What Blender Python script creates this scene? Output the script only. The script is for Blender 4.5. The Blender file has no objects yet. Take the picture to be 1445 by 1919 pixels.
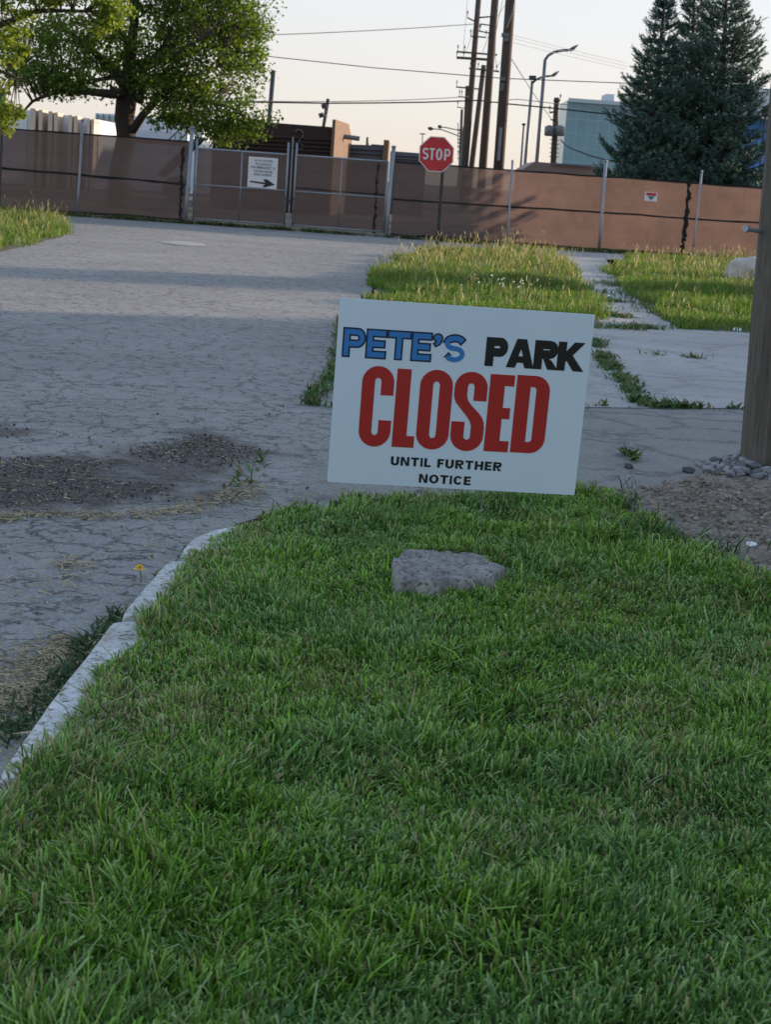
import bpy, bmesh, math, random
import numpy as np
from mathutils import Vector, Matrix
random.seed(7); rng = np.random.default_rng(7)
S = bpy.context.scene
R = math.radians

# ------------------------------------------------------------------ camera, world, sun, exposure
F = 3200.0; CAM_H = 1.5; ROLL = R(4.0); PITCH = math.atan(621 / 3200.0)   # focal length in photo pixels (1445 x 1919)
cam_d = bpy.data.cameras.new('camera'); cam = bpy.data.objects.new('camera', cam_d); S.collection.objects.link(cam)
cam_d.sensor_fit = 'VERTICAL'; cam_d.sensor_height = 24.0; cam_d.lens = 24.0 * F / 1919.0
cam_d.clip_start = 0.05; cam_d.clip_end = 3000
cam.matrix_world = Matrix.Translation((0, 0, CAM_H)) @ Matrix.Rotation(R(90) - PITCH, 4, 'X') @ Matrix.Rotation(ROLL, 4, 'Z')
cam_d.dof.use_dof = True; cam_d.dof.focus_distance = 6.8; cam_d.dof.aperture_fstop = 8.0
S.camera = cam
SUN_EL = R(9.0); SUN_AZ = R(-27.0)      # the sun stands low to the right, beyond the fence
w = bpy.data.worlds.new('World'); S.world = w; w.use_nodes = True
nt = w.node_tree; sky = nt.nodes.new('ShaderNodeTexSky'); sky.sky_type = 'NISHITA'; sky.sun_disc = False
sky.sun_elevation = SUN_EL; sky.sun_rotation = R(90) + SUN_AZ
sky.air_density = 0.75; sky.dust_density = 1.0; sky.ozone_density = 1.3
bg = nt.nodes['Background']; wb = nt.nodes.new('ShaderNodeMix'); wb.data_type = 'RGBA'; wb.blend_type = 'MULTIPLY'; wb.inputs[0].default_value = 1.0
wb.inputs[7].default_value = (0.98, 0.92, 1.0, 1)          # the camera's white balance
nt.links.new(sky.outputs[0], wb.inputs[6])
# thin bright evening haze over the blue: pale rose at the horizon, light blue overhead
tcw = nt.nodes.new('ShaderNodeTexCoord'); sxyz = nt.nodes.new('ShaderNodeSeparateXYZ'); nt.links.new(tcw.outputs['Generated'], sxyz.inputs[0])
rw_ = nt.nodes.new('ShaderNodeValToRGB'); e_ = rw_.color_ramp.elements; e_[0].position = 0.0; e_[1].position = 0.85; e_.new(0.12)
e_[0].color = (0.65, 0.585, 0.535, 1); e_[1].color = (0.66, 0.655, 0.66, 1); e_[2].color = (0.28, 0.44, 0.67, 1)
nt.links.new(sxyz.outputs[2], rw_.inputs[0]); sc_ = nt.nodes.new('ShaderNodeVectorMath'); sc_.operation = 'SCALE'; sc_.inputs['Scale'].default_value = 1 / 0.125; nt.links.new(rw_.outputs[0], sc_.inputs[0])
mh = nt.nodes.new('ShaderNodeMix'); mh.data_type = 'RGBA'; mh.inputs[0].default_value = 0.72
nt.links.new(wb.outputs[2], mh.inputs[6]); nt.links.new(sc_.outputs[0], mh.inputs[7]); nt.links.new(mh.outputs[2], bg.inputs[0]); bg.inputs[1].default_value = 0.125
sd = bpy.data.lights.new('sun', 'SUN'); sd.energy = 5.0; sd.angle = R(0.6); sd.color = (1.0, 0.78, 0.60)
so = bpy.data.objects.new('sun', sd); S.collection.objects.link(so)
sdir = Vector((math.cos(SUN_AZ) * math.cos(SUN_EL), -math.sin(SUN_AZ) * math.cos(SUN_EL), math.sin(SUN_EL)))
so.rotation_euler = sdir.to_track_quat('Z', 'Y').to_euler()
so.location = (40, -10, 20)
S.view_settings.view_transform = 'Standard'; S.view_settings.look = 'None'
S.view_settings.exposure = 0.6; S.view_settings.gamma = 1.0
S.cycles.max_bounces = 6; S.cycles.transparent_max_bounces = 12; S.cycles.use_denoising = True

# ------------------------------------------------------------------ measuring helpers: photo pixel -> place
_r = np.array([1., 0, 0]); _u = np.array([0, math.sin(PITCH), math.cos(PITCH)]); _f = np.array([0, math.cos(PITCH), -math.sin(PITCH)])
_R = _r * math.cos(ROLL) + _u * math.sin(ROLL); _U = -_r * math.sin(ROLL) + _u * math.cos(ROLL)
def ray(x, y): return (_f * F + _R * (x - 722.5) + _U * (959.5 - y)) / F
def G(x, y, z=0.0):
    d = ray(x, y); t = (z - CAM_H) / d[2]; return (d[0] * t, d[1] * t)
def P(x, y, Y):
    d = ray(x, y); t = Y / d[1]; return Vector((d[0] * t, Y, CAM_H + d[2] * t))

# ------------------------------------------------------------------ noise in numpy
_grids = {}
def vnoise(x, y, scale=1.0, seed=0):
    if seed not in _grids: _grids[seed] = np.random.default_rng(100 + seed).random((128, 128))
    g = _grids[seed]; x = np.asarray(x) / scale + 57.3; y = np.asarray(y) / scale + 31.7
    xi = np.floor(x).astype(int); yi = np.floor(y).astype(int); fx = x - xi; fy = y - yi
    fx = fx * fx * (3 - 2 * fx); fy = fy * fy * (3 - 2 * fy)
    a = g[xi % 128, yi % 128]; b = g[(xi + 1) % 128, yi % 128]; c = g[xi % 128, (yi + 1) % 128]; d = g[(xi + 1) % 128, (yi + 1) % 128]
    return (a * (1 - fx) + b * fx) * (1 - fy) + (c * (1 - fx) + d * fx) * fy
def fbm(x, y, scale=1.0, seed=0, o=4):
    s = 0; a = 0.5
    for k in range(o): s = s + a * vnoise(x, y, scale / 2 ** k, seed + k); a *= 0.5
    return s / (1 - 0.5 ** o)
def inpoly(x, y, poly):
    x = np.asarray(x); y = np.asarray(y); r = np.zeros(x.shape, bool); n = len(poly)
    for i in range(n):
        x1, y1 = poly[i][:2]; x2, y2 = poly[(i + 1) % n][:2]
        if y1 == y2: continue
        c = ((y1 > y) != (y2 > y)) & (x < (x2 - x1) * (y - y1) / (y2 - y1) + x1)
        r ^= c
    return r

# ------------------------------------------------------------------ materials
class NT:
    def __init__(s, name):
        s.m = bpy.data.materials.new(name); s.m.use_nodes = True; s.t = s.m.node_tree
        s.b = s.t.nodes['Principled BSDF']; s.out = s.t.nodes['Material Output']
        s.co = s.n('ShaderNodeTexCoord').outputs['Object']
    def n(s, ty, **kw):
        nd = s.t.nodes.new(ty)
        for k, v in kw.items():
            if k[0] == '_': setattr(nd, k[1:], v)
            else: nd.inputs[k.replace('__', ' ')].default_value = v
        return nd
    def l(s, a, b): s.t.links.new(a, b)
    def mapv(s, scale):
        mp = s.n('ShaderNodeMapping'); mp.inputs['Scale'].default_value = scale; s.l(s.co, mp.inputs[0]); return mp.outputs[0]
    def noise(s, scale, detail=4, rough=0.6, vec=None, dist=0):
        nd = s.n('ShaderNodeTexNoise', Scale=scale, Detail=detail, Roughness=rough, Distortion=dist); s.l(vec or s.co, nd.inputs['Vector']); return nd.outputs[0]
    def ramp(s, src, stops, interp='LINEAR'):
        r = s.n('ShaderNodeValToRGB'); r.color_ramp.interpolation = interp
        e = r.color_ramp.elements
        while len(e) < len(stops): e.new(0.5)
        for k, (p, c) in enumerate(stops):
            e[k].position = p; e[k].color = (c, c, c, 1) if not hasattr(c, '__len__') else (*c, 1)
        s.l(src, r.inputs[0]); return r.outputs[0]
    def mix(s, fac, a, b, blend='MIX'):
        m = s.n('ShaderNodeMix', _data_type='RGBA', _blend_type=blend)
        for k, v in ((0, fac), (6, a), (7, b)):
            if hasattr(v, 'links'): s.l(v, m.inputs[k])
            elif hasattr(v, '__len__'): m.inputs[k].default_value = (*v, 1)
            else: m.inputs[k].default_value = v if k == 0 else (v, v, v, 1)
        return m.outputs[2]
    def bump(s, src, strength=0.3, dist=0.02):
        b = s.n('ShaderNodeBump', Strength=strength, Distance=dist); s.l(src, b.inputs['Height']); s.l(b.outputs[0], s.b.inputs['Normal'])
    def col(s, c): s.l(c, s.b.inputs['Base Color'])
    def rough(s, v): s.b.inputs['Roughness'].default_value = v; return s

def simple(name, c, rough=0.7, metal=0.0, var=0.25, scale=3.0, bump=0.15, stretch=(1, 1, 1), spec=0.4):
    """a surface with uneven tone, fine grain and slight relief"""
    t = NT(name); v = t.mapv(stretch)
    n1 = t.noise(scale, 5, 0.65, v); n2 = t.noise(scale * 9, 3, 0.6, v)
    c = np.array(c); lo = tuple(c * (1 - var)); hi = tuple(np.minimum(c * (1 + var), 1))
    k = t.mix(t.ramp(n1, [(0.3, 0.0), (0.7, 1.0)]), lo, hi)
    k = t.mix(0.35 * var / 0.25 if var < 0.7 else 0.9, k, t.mix(n2, tuple(c * 0.6), tuple(np.minimum(c * 1.3, 1))))
    t.col(k); t.bump(n2, bump, 0.01); t.b.inputs['Roughness'].default_value = rough; t.b.inputs['Metallic'].default_value = metal
    t.b.inputs['Specular IOR Level'].default_value = spec
    return t.m

def leaf_material(name, trans=0.35, rough=0.5, tint=(1, 1, 1)):
    t = NT(name); a = t.n('ShaderNodeAttribute', _attribute_name='Col').outputs['Color']
    t.col(a); t.b.inputs['Roughness'].default_value = rough; t.b.inputs['Specular IOR Level'].default_value = 0.35
    tr = t.n('ShaderNodeBsdfTranslucent'); t.l(t.mix(1.0, a, tint, 'MULTIPLY'), tr.inputs[0])
    mx = t.n('ShaderNodeMixShader'); mx.inputs[0].default_value = trans
    t.l(t.b.outputs[0], mx.inputs[1]); t.l(tr.outputs[0], mx.inputs[2]); t.l(mx.outputs[0], t.out.inputs[0])
    return t.m

def asphalt_mat(name, c1, c2, crack=0.8, cell=3.0, dark=(0.018, 0.019, 0.022)):
    t = NT(name)
    big = t.noise(0.35, 5, 0.6, dist=0.3); mid = t.noise(2.2, 5, 0.65); fine = t.noise(70, 3, 0.7); ag = t.noise(190, 2, 0.6)
    k = t.mix(t.ramp(big, [(0.35, 0.0), (0.65, 1.0)]), c1, c2)
    k = t.mix(t.ramp(mid, [(0.35, 0.55), (0.75, 0.0)]), k, tuple(np.array(c1) * 0.72))
    k = t.mix(0.30, k, t.mix(t.ramp(fine, [(0.35, 0.0), (0.7, 1.0)]), tuple(np.array(c1) * 0.35), tuple(np.array(c2) * 1.7)))
    k = t.mix(t.ramp(ag, [(0.66, 0.0), (0.75, 0.5)]), k, (0.42, 0.41, 0.39))
    # alligator cracks, broken up by a second noise so that they come and go
    wv = t.n('ShaderNodeVectorMath', _operation='ADD'); nz = t.n('ShaderNodeTexNoise', Scale=2.2, Detail=5, Roughness=0.7); t.l(t.co, nz.inputs['Vector'])
    sc = t.n('ShaderNodeVectorMath', _operation='SCALE'); sc.inputs['Scale'].default_value = 0.45; t.l(nz.outputs[1], sc.inputs[0])
    t.l(t.co, wv.inputs[0]); t.l(sc.outputs[0], wv.inputs[1])
    vo = t.n('ShaderNodeTexVoronoi', _feature='DISTANCE_TO_EDGE', Scale=cell); t.l(wv.outputs[0], vo.inputs['Vector'])
    vo2 = t.n('ShaderNodeTexVoronoi', _feature='DISTANCE_TO_EDGE', Scale=cell * 0.13); t.l(wv.outputs[0], vo2.inputs['Vector'])
    c_a = t.ramp(vo.outputs['Distance'], [(0.0, 1.0), (0.075, 0.0)])
    c_b = t.ramp(vo2.outputs['Distance'], [(0.0, 0.9), (0.009, 0.0)])
    gate0 = t.ramp(t.noise(1.6, 5, 0.75), [(0.33, 0.0), (0.46, crack)]); gate1 = t.ramp(t.noise(9.0, 3, 0.6), [(0.42, 0.12), (0.54, 1.0)])
    gm = t.n('ShaderNodeMath', _operation='MULTIPLY'); t.l(gate0, gm.inputs[0]); t.l(gate1, gm.inputs[1]); gate = gm.outputs[0]
    ca = t.n('ShaderNodeMath', _operation='MULTIPLY'); t.l(c_a, ca.inputs[0]); t.l(gate, ca.inputs[1])
    cm = t.n('ShaderNodeMath', _operation='MAXIMUM'); t.l(ca.outputs[0], cm.inputs[0])
    cb = t.n('ShaderNodeMath', _operation='MULTIPLY'); t.l(c_b, cb.inputs[0]); cb.inputs[1].default_value = min(1, crack * 1.1); t.l(cb.outputs[0], cm.inputs[1])
    k = t.mix(cm.outputs[0], k, dark); t.col(k)
    hh = t.n('ShaderNodeMath', _operation='MULTIPLY_ADD'); t.l(cm.outputs[0], hh.inputs[0]); hh.inputs[1].default_value = -1.2
    h2 = t.n('ShaderNodeMath', _operation='ADD'); t.l(mid, h2.inputs[0]); t.l(fine, h2.inputs[1]); t.l(h2.outputs[0], hh.inputs[2])
    t.bump(hh.outputs[0], 0.45, 0.012); t.b.inputs['Roughness'].default_value = 0.88; t.b.inputs['Specular IOR Level'].default_value = 0.3
    return t.m

M = {}
M['asphalt'] = asphalt_mat('old_asphalt', (0.245, 0.240, 0.230), (0.370, 0.355, 0.335), 0.80, 5.4)
M['drive_asphalt'] = asphalt_mat('drive_asphalt', (0.22, 0.213, 0.20), (0.32, 0.308, 0.29), 0.5, 1.1)
M['concrete'] = asphalt_mat('worn_concrete', (0.34, 0.33, 0.32), (0.50, 0.48, 0.455), 0.35, 0.9, dark=(0.05, 0.05, 0.04))
M['kerb'] = simple('painted_kerb', (0.68, 0.68, 0.66), 0.8, var=0.18, scale=9, bump=0.5)
M['wood_pole'] = simple('weathered_pole_wood', (0.16, 0.125, 0.085), 0.9, var=0.45, scale=5, bump=0.7, stretch=(5, 5, 0.35))
M['tar_pole'] = simple('tarred_pole_wood', (0.085, 0.062, 0.05), 0.9, var=0.4, scale=3, bump=0.4, stretch=(4, 4, 0.3))
M['galv'] = simple('galvanised_steel', (0.30, 0.32, 0.35), 0.5, 0.5, var=0.15)
M['black'] = simple('black_rubber', (0.012, 0.012, 0.014), 0.8)
M['dark_metal'] = simple('dark_metal', (0.06, 0.065, 0.07), 0.55, 0.4)
M['lamp_grey'] = simple('lamp_grey', (0.16, 0.17, 0.18), 0.5, 0.4)
M['wire'] = simple('wire_black', (0.03, 0.03, 0.035), 0.6)
M['wire_pale'] = simple('wire_grey', (0.28, 0.28, 0.3), 0.6)
M['bark'] = simple('maple_bark', (0.055, 0.042, 0.033), 0.95, var=0.45, scale=6, bump=0.9, stretch=(3, 3, 0.6))
M['sprucebark'] = simple('spruce_bark', (0.07, 0.05, 0.04), 0.95, var=0.4, scale=8, bump=0.7)
M['maple_leaf'] = leaf_material('maple_leaf', 0.42, 0.5, (1.25, 1.2, 0.5))
M['locust_leaf'] = leaf_material('locust_leaf', 0.45, 0.5, (1.3, 1.2, 0.5))
M['needles'] = leaf_material('spruce_needles', 0.08, 0.6)
M['grass'] = leaf_material('grass_blade', 0.34, 0.40, (1.0, 1.05, 0.55))
M['tallgrass'] = leaf_material('tall_grass_blade', 0.40, 0.55, (1.15, 1.1, 0.6))
M['weed'] = leaf_material('weed_leaf', 0.25, 0.5)
M['straw'] = leaf_material('straw', 0.1, 0.8)
M['grit'] = leaf_material('grit', 0.0, 0.9)

# ------------------------------------------------------------------ mesh helpers
def link(o, parent=None):
    S.collection.objects.link(o)
    if parent: o.parent = parent
    return o
def tag(o, label=None, cat=None, group=None, kind=None):
    if label: o['label'] = label
    if cat: o['category'] = cat
    if group: o['group'] = group
    if kind: o['kind'] = kind
    return o
def thing(name, loc, label, cat, group=None, rz=0.0):
    o = bpy.data.objects.new(name, None); o.empty_display_size = 0.2; S.collection.objects.link(o)
    o.location = loc; o.rotation_euler = (0, 0, rz); return tag(o, label, cat, group)

class MB:
    def __init__(s): s.v = []; s.f = []; s.off = Vector((0, 0, 0))
    def add(s, vs, fs):
        b = len(s.v); s.v += [tuple(Vector(v)) for v in vs]; s.f += [tuple(b + i for i in f) for f in fs]; return s
    def box(s, c, d, rz=0.0, mat=None):
        c = Vector(c); x, y, z = (k / 2 for k in d); m = mat or Matrix.Rotation(rz, 3, 'Z')
        vs = [c + m @ Vector((a * x, b * y, e * z)) for a in (-1, 1) for b in (-1, 1) for e in (-1, 1)]
        return s.add(vs, [(0, 1, 3, 2), (4, 6, 7, 5), (0, 4, 5, 1), (2, 3, 7, 6), (0, 2, 6, 4), (1, 5, 7, 3)])
    def tube(s, pts, r, n=8, cap=True):
        pts = [Vector(p) for p in pts]; rs = r if hasattr(r, '__len__') else [r] * len(pts); b = len(s.v)
        t0 = (pts[1] - pts[0]).normalized(); ref = Vector((0, 0, 1)) if abs(t0.z) < 0.9 else Vector((1, 0, 0))
        for i, p in enumerate(pts):
            t = (pts[min(i + 1, len(pts) - 1)] - pts[max(i - 1, 0)]).normalized()
            a = t.cross(ref).normalized(); c = t.cross(a)
            for k in range(n):
                q = 2 * math.pi * k / n; s.v.append(tuple(p + (a * math.cos(q) + c * math.sin(q)) * rs[i]))
        for i in range(len(pts) - 1):
            for k in range(n):
                s.f.append((b + i * n + k, b + i * n + (k + 1) % n, b + (i + 1) * n + (k + 1) % n, b + (i + 1) * n + k))
        if cap:
            s.f.append(tuple(b + k for k in range(n - 1, -1, -1))); e = b + (len(pts) - 1) * n; s.f.append(tuple(e + k for k in range(n)))
        return s
    def prism(s, poly, z0, z1, m=None):
        n = len(poly); vs = [(p[0], p[1], z0) for p in poly] + [(p[0], p[1], z1) for p in poly]
        if m is not None: vs = [m @ Vector(v) for v in vs]
        return s.add(vs, [tuple(range(n - 1, -1, -1)), tuple(range(n, 2 * n))] + [(i, (i + 1) % n, n + (i + 1) % n, n + i) for i in range(n)])
    def build(s, name, mat, parent=None, smooth=False, origin=None):
        me = bpy.data.meshes.new(name); off = Vector(origin) if origin is not None else Vector((0, 0, 0))
        if parent is not None and origin is None: off = parent.location.copy() if not parent.parent else parent.parent.location.copy()
        rzm = None
        vs = [tuple(Vector(v) - off) for v in s.v]
        me.from_pydata(vs, [], s.f); me.validate(); me.materials.append(mat)
        if smooth: me.polygons.foreach_set('use_smooth', [True] * len(me.polygons))
        o = bpy.data.objects.new(name, me)
        if origin is not None and parent is None: o.location = off
        return link(o, parent)
def build_each(b, name, mat, parent, smooth=False):
    """one object for every separate piece collected in b"""
    par = list(range(len(b.v)))
    def find(a):
        while par[a] != a: par[a] = par[par[a]]; a = par[a]
        return a
    for f in b.f:
        for k in f[1:]: par[find(k)] = find(f[0])
    groups = {}
    for f in b.f: groups.setdefault(find(f[0]), []).append(f)
    last = None
    for fs_ in groups.values():
        ids = sorted({i for f in fs_ for i in f}); mp_ = {i: k for k, i in enumerate(ids)}; m = MB(); m.v = [b.v[i] for i in ids]; m.f = [tuple(mp_[i] for i in f) for f in fs_]
        last = m.build(name, mat, parent, smooth)
    return last
# every thing's Empty is unrotated; parts are written in world coordinates and moved to the Empty's frame by build()
# sub-parts sit under a part (whose own location is zero), so they use the thing's location too
def sync(o): return o

def np_mesh(name, V, quads, cols=None, mat=None, smooth=False, parent=None, tris=None):
    me = bpy.data.meshes.new(name)
    V = np.asarray(V, np.float32); me.vertices.add(len(V)); me.vertices.foreach_set('co', V.ravel())
    q = np.asarray(quads, np.int32) if quads is not None and len(quads) else np.zeros((0, 4), np.int32)
    t = np.asarray(tris, np.int32) if tris is not None else np.zeros((0, 3), np.int32)
    me.loops.add(q.size + t.size); me.loops.foreach_set('vertex_index', np.concatenate([q.ravel(), t.ravel()]))
    me.polygons.add(len(q) + len(t))
    st = np.concatenate([np.arange(len(q)) * 4, q.size + np.arange(len(t)) * 3]).astype(np.int32)
    me.polygons.foreach_set('loop_start', st)
    if smooth: me.polygons.foreach_set('use_smooth', np.ones(len(st), bool))
    me.update(calc_edges=True)
    if cols is not None:
        a = me.color_attributes.new('Col', 'FLOAT_COLOR', 'POINT')
        c = np.ones((len(V), 4), np.float32); c[:, :3] = cols; a.data.foreach_set('color', c.ravel())
    if mat: me.materials.append(mat)
    o = bpy.data.objects.new(name, me); return link(o, parent)

def blades(px, py, pz, h, wd, lean, cols, tipcol=None, tipw=0.35, ldir=None, droop=0.35):
    """grass blades: 3 rows of 2 vertices, bent in a random direction; returns V, Q, C"""
    n = len(px); yaw = rng.random(n) * 2 * math.pi
    ld = rng.random(n) * 2 * math.pi if ldir is None else ldir
    wx = np.cos(yaw) * wd / 2; wy = np.sin(yaw) * wd / 2
    V = np.zeros((n, 6, 3), np.float32); C = np.zeros((n, 6, 3), np.float32)
    for k, (t, ws) in enumerate(((0, 0.8), (0.55, 1.0), (1.0, tipw))):
        ox = np.cos(ld) * lean * h * t ** 1.6; oy = np.sin(ld) * lean * h * t ** 1.6; oz = h * (t - droop * np.minimum(lean, 1.4) * t * t)
        for s_, sg in ((0, -1), (1, 1)):
            V[:, k * 2 + s_, 0] = px + ox + sg * wx * ws; V[:, k * 2 + s_, 1] = py + oy + sg * wy * ws; V[:, k * 2 + s_, 2] = pz + oz
            C[:, k * 2 + s_] = cols if (k < 2 or tipcol is None) else tipcol
    b = (np.arange(n) * 6)[:, None]
    Q = np.concatenate([b + np.array([[0, 1, 3, 2]]), b + np.array([[2, 3, 5, 4]])], 0)
    return V.reshape(-1, 3), Q, C.reshape(-1, 3)

def sheet(name, poly, z, mat, kind='structure', step=None, rough_z=0.0, label=None):
    """a ground sheet, triangulated from its outline"""
    bm = bmesh.new(); vs = [bm.verts.new((p[0], p[1], z)) for p in poly]; bm.faces.new(vs)
    bmesh.ops.triangulate(bm, faces=bm.faces[:]); bm.normal_update()
    for f in bm.faces:
        if f.normal.z < 0: f.normal_flip()
    me = bpy.data.meshes.new(name); bm.to_mesh(me); me.materials.append(mat); o = bpy.data.objects.new(name, me)
    tag(o, label, None, None, kind); return link(o)
def rag(poly, amp=0.06, step=0.25, seed=3):
    """a ragged version of an outline"""
    out = []; n = len(poly)
    for i in range(n):
        a = Vector(poly[i][:2]); b = Vector(poly[(i + 1) % n][:2]); m = max(1, int((b - a).length / step)); nrm = Vector((-(b - a).y, (b - a).x)).normalized()
        for k in range(m):
            p = a.lerp(b, k / m); q = p + nrm * amp * 2 * (float(fbm(p.x, p.y, 0.6, seed)) - 0.5) * (1 if k else 0.3); out.append((q.x, q.y))
    return out

# ================================================================== THE SETTING: ground, road, drive, path, kerb
t = NT('dry_ground'); k = t.mix(t.ramp(t.noise(0.5, 6), [(0.35, 0.0), (0.65, 1.0)]), (0.10, 0.085, 0.06), (0.07, 0.085, 0.035))
k = t.mix(0.4, k, t.mix(t.noise(60, 4), (0.03, 0.025, 0.02), (0.2, 0.17, 0.13))); t.col(k); t.bump(t.noise(25, 6), 0.6, 0.03); t.b.inputs['Roughness'].default_value = 0.95
M['soil'] = t.m
sheet('ground', [(-900, -300), (900, -300), (900, 1500), (-900, 1500)], -0.03, M['soil'])
KX = -0.66                                     # inner side of the kerb
road_poly = [(-60, -20), (-0.75, -20), (-0.75, 6.2), (-0.62, 6.75), (-0.2, 7.0), (1.0, 7.5), (3, 8.3), (14, 9.0), (14, 13.9), (2.66, 12.9), (-0.30, 11.4),
             (-0.42, 16), (-0.40, 24), (-0.25, 31), (0.1, 36), (0.9, 40), (2.4, 43), (40, 46.5), (40, 47.6), (0, 46.2), (-60, 44.1)]
sheet('road', road_poly, 0.0, M['asphalt'])
drive_poly = rag([(-0.45, 6.9), (1.0, 7.4), (3, 8.2), (14, 8.9), (14, 13.9), (2.66, 12.9), (-0.36, 11.35)], 0.05, 0.2)
sheet('driveway_asphalt', drive_poly, 0.005, M['drive_asphalt'])
slabs = [G(*p) for p in ((636, 762), (1395, 768), (1700, 790), (1700, 642), (1400, 622), (1115, 612), (690, 588), (655, 640))]
sheet('driveway_concrete', rag(slabs, 0.05, 0.25, 8), 0.010, M['concrete'])
path_poly = [G(*p) for p in ((1060, 622), (1300, 632), (1215, 575), (1185, 530), (1150, 500), (1135, 486), (1420, 500), (1420, 488), (1000, 470), (1010, 482), (1090, 520), (1090, 560))]
sheet('sidewalk', rag(path_poly, 0.05, 0.3, 12), 0.006, M['concrete'])
# smoother, darker repaving and the pale patch by the gate
M['patch'] = asphalt_mat('dark_patch', (0.10, 0.10, 0.105), (0.16, 0.155, 0.155), 0.3, 1.5)
sheet('road_patch_pale', rag([G(*p) for p in ((295, 454), (340, 461), (386, 462), (382, 457), (330, 452))], 0.03, 0.2), 0.008, M['concrete'])
dirt_px = (((-200, 870), (60, 858), (160, 862), (250, 868), (190, 885), (180, 898), (300, 912), (330, 925), (290, 938), (200, 945), (60, 952), (-200, 965)),
    ((240, 842), (330, 824), (380, 812), (440, 836), (505, 845), (490, 868), (400, 880), (330, 874), (250, 864)),
    ((-180, 800), (0, 795), (70, 806), (60, 822), (-60, 826), (-180, 820)), ((-150, 1330), (40, 1290), (90, 1330), (40, 1370), (-20, 1400), (-150, 1420)),
    ((-200, 850), (200, 862), (330, 835), (500, 830), (520, 872), (400, 900), (430, 930), (340, 958), (150, 968), (-200, 975)))
dirt_polys = [[G(*p) for p in q] for q in dirt_px]
def dist_in(x, y, poly):
    """signed distance to an outline, positive inside"""
    d = np.full(x.shape, 9.0); n = len(poly)
    for i in range(n):
        ax, ay = poly[i]; bx, by = poly[(i + 1) % n]; t_ = np.clip(((x - ax) * (bx - ax) + (y - ay) * (by - ay)) / ((bx - ax) ** 2 + (by - ay) ** 2), 0, 1)
        d = np.minimum(d, np.hypot((x - ax - t_ * (bx - ax)) , (y - ay - t_ * (by - ay)) ))
    return np.where(inpoly(x, y, poly), d, -d)
def dirt_amount(x, y):
    a = np.zeros(x.shape)
    for i, q in enumerate(dirt_polys):
        w_ = (0.16, 0.14, 0.08, 0.08, 0.20)[i]; a = np.maximum(a, np.clip(0.5 + (dist_in(x, y, q) + (fbm(x, y, 0.30, 21 + i, 6) - 0.5) * 4.5 * w_) / (w_ * 1.9), 0, 1) * (.95, .85, .65, .6, .74)[i])
    return a
gx = np.linspace(-3.2, -0.05, 300); gy = np.linspace(3.2, 11.0, 520); XX, YY = np.meshgrid(gx, gy, indexing='ij')
dm = dirt_amount(XX, YY); crumb = fbm(XX, YY, 0.05, 26, 3); ZZ = 0.0045 + dm * 0.012 * crumb
sel = np.clip(dm * 1.35 - 0.30 * fbm(XX, YY, 0.07, 28, 3), 0, 1)
idx = np.arange(XX.size).reshape(XX.shape); Q = np.stack([idx[:-1, :-1], idx[1:, :-1], idx[1:, 1:], idx[:-1, 1:]], -1).reshape(-1, 4)
keepq = ~((XX[:-1, :-1] > -0.80) & (YY[:-1, :-1] < 6.7)); Q = Q[keepq.ravel()]
AM = asphalt_mat('dirty_asphalt', (0.245, 0.240, 0.230), (0.370, 0.355, 0.335), 0.80, 5.4)
tt = AM.node_tree; pb = tt.nodes['Principled BSDF']; old = pb.inputs['Base Color'].links[0].from_socket
at = tt.nodes.new('ShaderNodeAttribute'); at.attribute_name = 'Col'; nzz = tt.nodes.new('ShaderNodeTexNoise'); nzz.inputs['Scale'].default_value = 60; nzz.inputs['Detail'].default_value = 5
tcx = tt.nodes.new('ShaderNodeTexCoord'); tt.links.new(tcx.outputs['Object'], nzz.inputs['Vector'])
rp = tt.nodes.new('ShaderNodeValToRGB'); rp.color_ramp.elements[0].position = .35; rp.color_ramp.elements[1].position = .75; rp.color_ramp.elements[0].color = (0.035, 0.031, 0.028, 1); rp.color_ramp.elements[1].color = (0.17, 0.15, 0.13, 1)
tt.links.new(nzz.outputs[0], rp.inputs[0]); mx = tt.nodes.new('ShaderNodeMix'); mx.data_type = 'RGBA'; tt.links.new(at.outputs['Fac'], mx.inputs[0]); tt.links.new(old, mx.inputs[6]); tt.links.new(rp.outputs[0], mx.inputs[7]); tt.links.new(mx.outputs[2], pb.inputs['Base Color'])
o = np_mesh('road_surface', np.stack([XX, YY, ZZ], -1).reshape(-1, 3), Q, np.repeat(sel.ravel()[:, None], 3, 1), AM, True); tag(o, kind='structure')

# the lawn's ground, a little mounded, and the dirt mound round the wooden pole: height field
def zland(x, y):
    x = np.asarray(x, float); y = np.asarray(y, float)
    edge = np.clip((x - (-0.70)) / 0.25, 0, 1)
    z = 0.118 + 0.018 * edge + 0.05 * (fbm(x, y, 0.9, 40) - 0.5) * np.clip((x + 0.66) / 0.3, 0, 1) + 0.035 * (fbm(x, y, 0.28, 49, 2) - 0.5) * np.clip((x + 0.66) / 0.3, 0, 1)
    far = np.clip((y - (7.05 + 0.42 * (x + 0.3))) / 0.25, 0, 1) * (x < 1.6)
    r2 = ((x - 2.15) / 0.95) ** 2 + ((y - 9.0) / 1.5) ** 2
    z = z + 0.045 * np.exp(-r2 * 0.9) + 0.02 * np.exp(-(((x - 1.7) / 0.6) ** 2 + ((y - 7.8) / 0.7) ** 2))
    return z
def lawn_far(x): return 7.1 + 0.40 * (x + 0.5)       # far edge of the lawn
def dirtmask(x, y):
    """1 on the bare dirt of the mound"""
    n = fbm(x, y, 0.35, 60)
    e = y - (7.30 - 1.30 * np.clip(x - 1.05, 0, 0.42) / 0.42) + (n - 0.5) * 0.5
    return (x > 1.0 + (n - 0.5) * 0.2) & (e > 0)
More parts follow.
